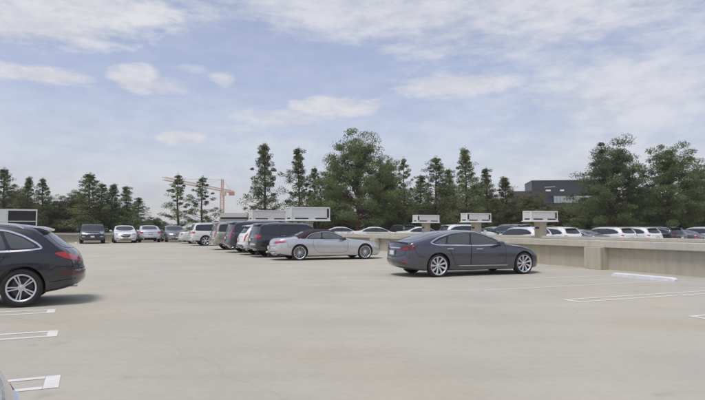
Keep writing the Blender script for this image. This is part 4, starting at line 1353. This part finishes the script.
def lattice(bm, p0, p1, w, n, r=.09, up=Vector((0, 0, 1))):
    d = (p1 - p0); dn = d.normalized(); a = dn.cross(up)
    if a.length < .1: a = Vector((1, 0, 0))
    a.normalize(); b = a.cross(dn).normalized()
    cs = [(a * i + b * j) * w / 2 for i, j in ((-1, -1), (1, -1), (1, 1), (-1, 1))]
    for c in cs: tube(bm, [p0 + c, p1 + c], r, 5)
    for i in range(n):
        q0, q1 = p0 + d * i / n, p0 + d * (i + 1) / n
        for k in range(4):
            tube(bm, [q0 + cs[k], q1 + cs[(k + 1) % 4]], r * .6, 4, False)
            tube(bm, [q0 + cs[k], q0 + cs[(k + 1) % 4]], r * .6, 4, False)
zj = 18.9 + EYE + .2
jd = (D(163, 228) - D(222, 300)); jd.z = 0; jl = jd.length; jd.normalize()
bm = bmesh.new(); lattice(bm, Vector((0, 0, 0)), Vector((0, 0, zj - .6)), 1.7, 12, .13); mesh_obj('mast', bm, M['mast'], root)
bm = bmesh.new(); lattice(bm, Vector((0, 0, zj - .6)), Vector((0, 0, zj + 5.6)), 1.0, 4, .13); mesh_obj('tower_top', bm, M['mast'], root)
bm = bmesh.new(); lattice(bm, jd * 1.2 + Vector((0, 0, zj)), jd * jl + Vector((0, 0, zj)), 1.15, 30, .085); mesh_obj('jib', bm, M['cream'], root)
bm = bmesh.new(); lattice(bm, -jd * 1.0 + Vector((0, 0, zj)), -jd * 17.5 + Vector((0, 0, zj)), 1.2, 8, .09); mesh_obj('counter_jib', bm, M['cream'], root)
bm = bmesh.new(); box(bm, (-1.4, -1.2, -1.6), (1.4, 1.2, .6), .1, at=-jd * 16.0 + Vector((0, 0, zj - .4))); mesh_obj('counterweight', bm, M['mast'], root)
bm = bmesh.new(); box(bm, (-1.0, -1.0, -1.1), (1.0, 1.0, 1.1), .15, at=Vector((1.2, -1.4, zj - 1.9))); mesh_obj('cab', bm, M['cream'], root)
bm = bmesh.new()
for t in (.45, .85): tube(bm, [Vector((0, 0, zj + 5.4)), jd * jl * t + Vector((0, 0, zj + .6))], .06, 5)
tube(bm, [Vector((0, 0, zj + 5.4)), -jd * 15.5 + Vector((0, 0, zj + .6))], .06, 5)
mesh_obj('tie_bar', bm, M['mast'], root)

# ------------------------------------------------------------------ trees
def leafmat(name, c0, c1, c2):
    m, nt, b = newmat(name)
    tc = nt.nodes.new('ShaderNodeTexCoord'); oi = nt.nodes.new('ShaderNodeObjectInfo')
    n = nt.nodes.new('ShaderNodeTexNoise'); n.inputs['Scale'].default_value = 1.1; n.inputs['Detail'].default_value = 5
    n.inputs['Roughness'].default_value = .7
    nt.links.new(tc.outputs['Object'], n.inputs['Vector'])
    cr = nt.nodes.new('ShaderNodeValToRGB')
    cr.color_ramp.elements[0].position = .32; cr.color_ramp.elements[0].color = (*c0, 1)
    cr.color_ramp.elements[1].position = .72; cr.color_ramp.elements[1].color = (*c2, 1)
    e = cr.color_ramp.elements.new(.52); e.color = (*c1, 1)
    nt.links.new(n.outputs['Fac'], cr.inputs['Fac'])
    hs = nt.nodes.new('ShaderNodeHueSaturation')
    mr = nt.nodes.new('ShaderNodeMapRange'); mr.inputs['To Min'].default_value = .8; mr.inputs['To Max'].default_value = 1.2
    nt.links.new(oi.outputs['Random'], mr.inputs['Value']); nt.links.new(mr.outputs['Result'], hs.inputs['Value'])
    nt.links.new(cr.outputs['Color'], hs.inputs['Color'])
    nt.links.new(hs.outputs['Color'], b.inputs['Base Color'])
    setp(b, Roughness=.7)
    b.inputs['Transmission Weight'].default_value = 0
    tr = nt.nodes.new('ShaderNodeBsdfTranslucent'); nt.links.new(hs.outputs['Color'], tr.inputs['Color'])
    mx = nt.nodes.new('ShaderNodeMixShader'); mx.inputs['Fac'].default_value = .5
    out = nt.nodes['Material Output']
    nt.links.new(b.outputs['BSDF'], mx.inputs[1]); nt.links.new(tr.outputs['BSDF'], mx.inputs[2])
    nt.links.new(mx.outputs['Shader'], out.inputs['Surface'])
    return m

M['leaf_pine'] = leafmat('pine_needles', (.105, .134, .058), (.175, .212, .090), (.24, .275, .125))
M['leaf_dark'] = leafmat('dark_foliage', (.088, .116, .048), (.150, .188, .076), (.21, .245, .105))
M['leaf_olive'] = leafmat('olive_foliage', (.105, .110, .048), (.155, .158, .068), (.20, .20, .10))


def leaves_mesh(name, centres, sizes, rng, mat, flat=.0):
    """many small pointed quads around the given centres"""
    n = len(centres)
    a = rng.normal(size=(n, 3)); a[:, 2] += .35; a /= np.linalg.norm(a, axis=1)[:, None]
    b = np.cross(a, rng.normal(size=(n, 3))); b /= np.linalg.norm(b, axis=1)[:, None]
    L = sizes[:, None]; Wd = (sizes * rng.uniform(.20, .42, n))[:, None]
    c = centres
    v = np.empty((n, 4, 3))
    v[:, 0] = c - a * L * .5; v[:, 1] = c + b * Wd * .5; v[:, 2] = c + a * L * .5; v[:, 3] = c - b * Wd * .5
    v = v.reshape(-1, 3)
    me = bpy.data.meshes.new(name)
    me.vertices.add(4 * n); me.vertices.foreach_set('co', v.astype(np.float32).ravel())
    me.loops.add(4 * n); me.loops.foreach_set('vertex_index', np.arange(4 * n, dtype=np.int32))
    me.polygons.add(n); me.polygons.foreach_set('loop_start', np.arange(0, 4 * n, 4, dtype=np.int32))
    me.update(calc_edges=True); me.validate()
    me.materials.append(mat)
    return me


def tree_meshes(seed, H, kind, mat, leaf=.24, n_br=46, per=70, dens=1.0, bark='bark'):
    rng = np.random.default_rng(seed)
    rad = {'pine': lambda t: (.05 + .95 * (1 - t) ** .82) * (.75 + .25 * min(1, t / .15)) * .27 * H,
           'open': lambda t: (.06 + .94 * (1 - t) ** .8) * (.6 + .4 * min(1, t / .25)) * .29 * H,
           'broad': lambda t: (max(0, 1 - abs(t - .36) / .70) ** .62) * .44 * H,
           'bush': lambda t: (max(0, 1 - abs(t - .35) / .75) ** .5) * .52 * H}[kind]
    t0 = {'pine': .10, 'open': .16, 'broad': .13, 'bush': .03}[kind]
    bm = bmesh.new()
    lean = rng.normal(size=2) * .012 * H
    def axis(t): return Vector((lean[0] * t * t + math.sin(t * 7 + seed) * .006 * H, lean[1] * t * t, t * H))
    rt = .016 * H if kind != 'broad' else .020 * H
    top = .97 if kind in ('pine', 'open') else .72
    tube(bm, [axis(top * i / 10) for i in range(11)], [rt * (1 - .93 * i / 10) + .012 for i in range(11)], 8)
    C = []; S = []
    for i in range(n_br):
        t = t0 + (1 - t0) * ((i + rng.uniform(0, 1)) / n_br) ** (1.0 if kind != 'broad' else .85)
        if kind == 'broad': tb = t * .62 + .03
        elif kind == 'bush': tb = t * .5
        else: tb = t * .985
        az = i * 2.39996 + rng.uniform(-.5, .5)
        r = rad(t) * rng.uniform(.55, 1.18)
        if r < .15: r = .15
        p0 = axis(min(tb, top))
        up = {'pine': .48, 'open': .45, 'broad': 0, 'bush': 0}[kind]
        p2 = Vector((math.cos(az) * r, math.sin(az) * r, 0)) + axis(t) + Vector((0, 0, up * r * rng.uniform(.3, 1.4)))
        if p2.z > H: p2.z = H * rng.uniform(.95, 1.0)
        mid = (p0 + p2) / 2 + Vector((rng.normal() * .06 * r, rng.normal() * .06 * r, (-.04 if kind in ('pine', 'open') else .12) * r))
        rb = max(.012, rt * .38 * (1 - t * .7))
        tube(bm, [p0, mid, p2], [rb, rb * .6, rb * .15], 5, False)
        ncl = max(2, int(round((2.2 + 3.0 * r / (.23 * H)) * dens)))
        for k in range(ncl):
            q = (.38 if kind != 'bush' else .25) + (.66 if kind != 'bush' else .8) * (k + rng.uniform(0, 1)) / ncl
            pc = (p0.lerp(mid, q * 2) if q < .5 else mid.lerp(p2, min(1.05, q * 2 - 1)))
            sc = (.017 * H + .07) * rng.uniform(.55, 1.55) * ((1.15 - .6 * t) if kind in ('pine', 'open') else 1) * (1.35 if kind in ('broad', 'bush') else 1.0)
            m_ = int(per * rng.uniform(.5, 1.3))
            dr = rng.normal(size=(m_, 3)); dr /= np.linalg.norm(dr, axis=1)[:, None]
            off = dr * (rng.uniform(0, 1, (m_, 1)) ** .45 * 1.75) * sc * np.array([1.1, 1.1, .60 if kind in ('broad', 'bush') else .85])
            C.append(np.array(pc) + off + rng.normal(size=3) * sc * .5)
            S.append(rng.uniform(.7, 1.35, m_) * leaf)
    if kind in ('pine', 'open'):     # leader
        m_ = per; C.append(np.array(axis(.985)) + rng.normal(size=(m_, 3)) * np.array([.10, .10, .35])); S.append(rng.uniform(.6, 1.1, m_) * leaf)
    C = np.concatenate(C); S = np.concatenate(S)
    C[:, 2] = np.maximum(C[:, 2], .12)
    me_t = bpy.data.meshes.new('trunk'); bm.to_mesh(me_t); bm.free(); me_t.shade_smooth(); me_t.materials.append(M[bark])
    return me_t, leaves_mesh('crown', C, S, rng, M[mat])


VAR = {}
def variant(key):
    kind, mat, i = key
    if key not in VAR:
        prm = {'pine': dict(H=12., n_br=78, per=78, leaf=.215, dens=.56), 'open': dict(H=11., n_br=36, per=95, leaf=.21, dens=.5),
               'broad': dict(H=12., n_br=88, per=165, leaf=.22, dens=.66), 'bush': dict(H=6., n_br=60, per=130, leaf=.20, dens=1.0)}[kind]
        VAR[key] = (prm['H'], tree_meshes(100 + i * 7 + len(kind), kind=kind, mat=mat, bark='redbark' if kind == 'broad' and i == 0 else 'bark', **prm))
    return VAR[key]


trng = random.Random(11)
def tree(px, top, wpx, d, kind, mat, i, label, name=None, group='trees beyond the parking deck'):
    if kind in ('pine', 'open'): wpx *= 1.3 if kind == 'pine' else 1.1
    H0, (mt, mc) = variant((kind, mat, i))
    s_ = FPX / d
    Hh = (HZ - top) / s_ + EYE + .2
    W0 = {'pine': .46, 'open': .50, 'broad': .78, 'bush': 1.0}[kind] * H0
    root = empty(name or {'pine': 'pine_tree', 'open': 'pine_tree', 'broad': 'evergreen_tree', 'bush': 'shrub'}[kind], D(px, d, -.2), trng.uniform(0, 6.28))
    root.scale = (wpx / s_ / W0, wpx / s_ / W0, Hh / H0)
    tag(root, label, 'tree' if kind != 'bush' else 'shrub', group)
    link(bpy.data.objects.new('trunk', mt), root); link(bpy.data.objects.new('crown', mc), root)
    return root

for a in [
    (4, 169, 34, 78, 'pine', 'leaf_dark', 0, 'dark pine tree cut by the left edge of the picture'),
    (27, 178, 26, 76, 'pine', 'leaf_pine', 1, 'narrow pine right of the pine at the left edge'),
    (42, 179, 26, 80, 'pine', 'leaf_dark', 2, 'slim dark pine above the louvred box'),
    (64, 197, 40, 82, 'broad', 'leaf_olive', 1, 'lower olive green tree between the slim pine and the conical one'),
    (90, 174, 42, 76, 'pine', 'leaf_pine', 0, 'conical pine behind the black SUV at the back'),
    (112, 185, 30, 78, 'pine', 'leaf_dark', 1, 'pine behind the white saloon with the gold plate, left of a twin'),
    (127, 187, 28, 79, 'pine', 'leaf_pine', 2, 'pine at the right end of the left group of trees'),
    (178, 176, 44, 74, 'open', 'leaf_pine', 0, 'sparse young pine with bare gaps, left of the crane mast'),
    (202, 178, 42, 72, 'open', 'leaf_dark', 1, 'sparse dark pine just left of the crane mast'),
    (265, 145, 40, 70, 'pine', 'leaf_pine', 1, 'tall conical pine above the dark SUVs, right of the crane'),
    (299, 149, 34, 72, 'pine', 'leaf_pine', 2, 'tall pine behind the large box lamp'),
    (315, 168, 26, 74, 'pine', 'leaf_dark', 0, 'thin pine squeezed between the tall pine and the big round evergreen'),
    (358, 131, 88, 70, 'broad', 'leaf_dark', 0, 'largest round evergreen in the middle with reddish trunk'),
    (404, 160, 38, 72, 'open', 'leaf_dark', 2, 'dark pine at the right flank of the largest evergreen'),
    (436, 158, 40, 76, 'pine', 'leaf_pine', 0, 'pine above the smallest box lamp'),
    (466, 150, 38, 74, 'pine', 'leaf_pine', 1, 'tall pine above the roof of the grey fastback'),
    (487, 169, 30, 78, 'pine', 'leaf_olive', 2, 'shorter pale pine right of the tall one over the fastback'),
    (506, 178, 36, 80, 'pine', 'leaf_olive', 1, 'pale green pine left of the dark office block'),
    (612, 141, 84, 66, 'broad', 'leaf_dark', 1, 'big dark evergreen right of the office block'),
    (668, 142, 76, 66, 'broad', 'leaf_dark', 2, 'big dark evergreen near the right edge, second from the office block'),
    (706, 160, 60, 70, 'broad', 'leaf_dark', 1, 'dark evergreen cut by the right edge'),
    (450, 170, 30, 84, 'pine', 'leaf_dark', 2, 'dark pine half hidden between the two taller pines over the fastback'),
    (420, 176, 32, 82, 'pine', 'leaf_pine', 2, 'thin pine left of the one above the smallest box lamp'),
    (478, 180, 46, 88, 'broad', 'leaf_dark', 1, 'round dark tree behind the pale pines over the fastback'),
    (450, 184, 46, 90, 'broad', 'leaf_olive', 2, 'round olive tree behind the pines over the fastback, left of the dark round one'),
    (388, 156, 46, 76, 'broad', 'leaf_pine', 2, 'paler evergreen joined to the right flank of the largest evergreen'),
    (334, 166, 40, 78, 'broad', 'leaf_pine', 1, 'paler evergreen joined to the left flank of the largest evergreen'),
    (16, 186, 40, 84, 'broad', 'leaf_olive', 1, 'olive tree filling the gap between the first two pines at the left'),
    (78, 190, 40, 82, 'broad', 'leaf_olive', 2, 'olive tree at the left foot of the conical pine'),
    (101, 184, 30, 80, 'pine', 'leaf_olive', 0, 'pale pine right behind the conical pine at the back'),
    (138, 198, 26, 84, 'pine', 'leaf_dark', 2, 'short dark pine ending the left group of trees'),
    (528, 192, 52, 84, 'broad', 'leaf_olive', 2, 'low olive tree in front of the office block wing'),
    (500, 196, 50, 88, 'broad', 'leaf_olive', 1, 'low olive tree left of the rightmost box lamp'),
]:
    tree(*a)
# a wall of undergrowth of single shrubs
UG = 'shrubs under the trees'
for px, top, w, d, m, i, lab in [
    (10, 200, 64, 88, 'leaf_dark', 0, 'dark shrub at the left edge behind the louvred box'),
    (36, 199, 60, 92, 'leaf_olive', 1, 'olive shrub behind the louvred box frame'),
    (62, 202, 52, 90, 'leaf_dark', 2, 'dark shrub left of the black SUV at the back'),
    (92, 200, 58, 92, 'leaf_dark', 0, 'dark shrub behind the black SUV at the back'),
    (120, 204, 48, 92, 'leaf_dark', 1, 'dark shrub behind the white saloon with the gold plate'),
    (153, 217, 34, 150, 'leaf_dark', 2, 'distant rounded shrub above the pale silver saloon'),
    (206, 219, 24, 100, 'leaf_dark', 0, 'low shrub left of the crane foot'),
    (322, 202, 60, 80, 'leaf_dark', 1, 'dark shrub right behind the large box lamp'),
    (345, 208, 46, 84, 'leaf_dark', 2, 'dark shrub under the left half of the largest evergreen'),
    (386, 202, 60, 80, 'leaf_dark', 0, 'dark shrub under the right half of the largest evergreen'),
    (420, 200, 56, 84, 'leaf_dark', 1, 'dark shrub behind the smallest box lamp'),
    (452, 198, 60, 84, 'leaf_olive', 2, 'olive shrub between two box lamps over the fastback'),
    (484, 200, 56, 86, 'leaf_dark', 0, 'dark shrub right of the box lamp over the fastback roof'),
    (522, 206, 56, 82, 'leaf_olive', 1, 'olive shrub behind the rightmost box lamp'),
    (553, 204, 56, 84, 'leaf_olive', 0, 'pale olive shrub below the dark office block'),
    (582, 205, 50, 80, 'leaf_olive', 2, 'olive shrub left of the big dark evergreens'),
    (606, 198, 64, 76, 'leaf_dark', 1, 'dark shrub under the first big evergreen at the right'),
    (640, 188, 66, 76, 'leaf_dark', 2, 'dark shrub between the two big evergreens at the right'),
    (674, 192, 66, 76, 'leaf_dark', 0, 'dark shrub under the evergreen near the right edge'),
    (706, 192, 60, 76, 'leaf_dark', 1, 'dark shrub at the right edge'),
]:
    tree(px, top, w, d, 'bush', m, i, lab, group=UG)

hm = bpy.data.materials.new('haze'); hm.use_nodes = True
hn = hm.node_tree; hn.nodes.remove(hn.nodes['Principled BSDF'])
pv = hn.nodes.new('ShaderNodeVolumePrincipled'); pv.inputs['Color'].default_value = (.86, .88, .93, 1); pv.inputs['Density'].default_value = .0004
pv.inputs['Anisotropy'].default_value = .2
hn.links.new(pv.outputs['Volume'], hn.nodes['Material Output'].inputs['Volume'])
bm = bmesh.new(); box(bm, (-640, -140, -1.2), (640, 740, 34)); hz_o = mesh_obj('haze', bm, hm); tag(hz_o, kind='stuff')
# ------------------------------------------------------------------ sky, sun, camera
SUN_EL, SUN_AZ = R(66), R(222)      # azimuth clockwise from +Y
w = bpy.data.worlds.new('World'); scene.world = w; w.use_nodes = True
nt = w.node_tree; N = nt.nodes.new; Lk = nt.links.new
bg = nt.nodes['Background']
sky = N('ShaderNodeTexSky'); sky.sky_type = 'NISHITA'; sky.sun_disc = False
sky.sun_elevation = SUN_EL; sky.sun_rotation = SUN_AZ
sky.air_density = 1.0; sky.dust_density = 1.6; sky.ozone_density = 2.0
STR = .12
bg.inputs['Strength'].default_value = STR
tc = N('ShaderNodeTexCoord')
sx = N('ShaderNodeSeparateXYZ'); Lk(tc.outputs['Generated'], sx.inputs['Vector'])
def math_(op, a, b=None, c=None, clamp=False):
    n = N('ShaderNodeMath'); n.operation = op; n.use_clamp = clamp
    for i, v in enumerate((a, b, c)):
        if v is None: continue
        if isinstance(v, (int, float)): n.inputs[i].default_value = v
        else: Lk(v, n.inputs[i])
    return n.outputs[0]
az = math_('ARCTAN2', sx.outputs['X'], sx.outputs['Y'])          # radians, right of +Y
el = math_('ARCSINE', sx.outputs['Z'])
# clouds live on (azimuth, elevation); noise stretched along the horizon
cb = N('ShaderNodeCombineXYZ'); Lk(az, cb.inputs['X']); Lk(math_('MULTIPLY', el, 2.6), cb.inputs['Y'])
def cn(scale, det, rgh, off=0):
    mp = N('ShaderNodeMapping'); mp.inputs['Location'].default_value = (off, off * .7, off * .3); Lk(cb.outputs['Vector'], mp.inputs['Vector'])
    n = N('ShaderNodeTexNoise'); n.inputs['Scale'].default_value = scale; n.inputs['Detail'].default_value = det; n.inputs['Roughness'].default_value = rgh
    Lk(mp.outputs['Vector'], n.inputs['Vector']); return n.outputs['Fac']
nA = cn(7.5, 10, .62); nB = cn(24, 9, .66, 3.1); nC = cn(2.2, 5, .5, 7.7)
wob = math_('ADD', math_('MULTIPLY', math_('SUBTRACT', nA, .5), 2.6), math_('MULTIPLY', math_('SUBTRACT', nB, .5), 1.6))
def sm(v, a, b_, c=0., d=1.):
    n = N('ShaderNodeMapRange'); n.interpolation_type = 'SMOOTHSTEP'
    n.inputs['From Min'].default_value = a; n.inputs['From Max'].default_value = b_
    n.inputs['To Min'].default_value = c; n.inputs['To Max'].default_value = d
    Lk(v, n.inputs['Value']); return n.outputs['Result']
def ae(px, py):
    return math.atan((px - 352.5) / FPX), math.atan((HZ - py) / math.hypot(FPX, px - 352.5))
dens = None
# (centre px, row, half width, half height, weight, softness)
for px, py, rx, ry, wt, soft in [
    (560, -30, 330, 95, .95, 1.0), (640, 95, 190, 62, .9, 1.1), (620, 160, 250, 50, .85, 1.2), (420, 8, 210, 36, .9, 1.0), (300, -10, 150, 32, .9, .9),
    (20, 18, 120, 26, 1.0, .7), (90, 4, 100, 22, 1.0, .7), (35, 73, 60, 11, 1.0, .7), (134, 78, 30, 17, 1.0, .6), (158, 84, 30, 11, .8, .9), (222, 78, 15, 9, .85, .8), (190, 66, 20, 7, .6, 1.1),
    (180, 138, 30, 10, 1.0, .7), (335, 106, 52, 12, 1.0, .7), (285, 118, 50, 10, .9, .9), (245, 128, 30, 6, .7, 1.0), (460, 84, 80, 14, .95, .9), (300, 146, 110, 16, .7, 1.2), (70, 158, 50, 9, .45, 1.4), (280, 160, 140, 30, .55, 1.4),
    (640, 120, 250, 130, .80, 1.5), (450, 140, 100, 34, .6, 1.3), (0, 190, 130, 30, .4, 1.4)]:
    a0, e0 = ae(px, py); a1, _ = ae(px + rx, py); _, e1 = ae(px, py - ry)
    dx = math_('DIVIDE', math_('SUBTRACT', az, a0), abs(a1 - a0)); dy = math_('DIVIDE', math_('SUBTRACT', el, e0), abs(e1 - e0))
    r = math_('SQRT', math_('ADD', math_('MULTIPLY', dx, dx), math_('MULTIPLY', dy, dy)))
    r = math_('ADD', r, math_('MULTIPLY', wob, -.55))
    k_ = sm(r, 1 - soft * .80, 1 + soft * .75, wt, 0.)
    dens = k_ if dens is None else math_('MAXIMUM', dens, k_)
# the rest of the sky: broken cloud everywhere but the clear band in view
far = math_('MAXIMUM', sm(el, .40, .60), sm(math_('ABSOLUTE', az), .60, .80))
dens = math_('MAXIMUM', dens, math_('MULTIPLY', far, sm(math_('ADD', nC, math_('MULTIPLY', math_('SUBTRACT', nA, .5), .5)), .38, .62)))
haze = sm(el, .0, .30, .70, .34)
dens = math_('MAXIMUM', math_('MULTIPLY', dens, .97), haze)
shade = sm(math_('ADD', math_('MULTIPLY', nA, .6), math_('MULTIPLY', nB, .4)), .36, .62)
cc = N('ShaderNodeMix'); cc.data_type = 'RGBA'
cc.inputs['A'].default_value = (.46 / STR, .475 / STR, .53 / STR, 1); cc.inputs['B'].default_value = (.585 / STR, .59 / STR, .615 / STR, 1)
Lk(shade, cc.inputs['Factor'])
tint = N('ShaderNodeMix'); tint.data_type = 'RGBA'; tint.blend_type = 'MULTIPLY'; tint.inputs['Factor'].default_value = 1
Lk(sky.outputs['Color'], tint.inputs['A']); tint.inputs['B'].default_value = (1.02, .91, .98, 1)
mx = N('ShaderNodeMix'); mx.data_type = 'RGBA'
Lk(dens, mx.inputs['Factor']); Lk(tint.outputs['Result'], mx.inputs['A']); Lk(cc.outputs['Result'], mx.inputs['B'])
Lk(mx.outputs['Result'], bg.inputs['Color'])

sd = bpy.data.lights.new('sun', 'SUN'); sd.energy = 1.85; sd.angle = R(18); sd.color = (1, .955, .89)
so = link(bpy.data.objects.new('sun', sd))
dirv = Vector((math.sin(SUN_AZ) * math.cos(SUN_EL), math.cos(SUN_AZ) * math.cos(SUN_EL), math.sin(SUN_EL)))
so.rotation_euler = dirv.to_track_quat('Z', 'Y').to_euler()
so.location = dirv * 60

cd = bpy.data.cameras.new('camera'); cd.sensor_width = 36; cd.sensor_fit = 'HORIZONTAL'; cd.lens = 36 * FPX / 705
cd.clip_end = 6000; cd.clip_start = .05
co = link(bpy.data.objects.new('camera', cd)); co.location = (0, 0, EYE)
co.rotation_euler = (PI / 2 + math.atan((HZ - 200) / FPX), 0, 0)
scene.camera = co
scene.view_settings.view_transform = 'Standard'; scene.view_settings.look = 'None'
scene.view_settings.exposure = .38; scene.view_settings.gamma = 1
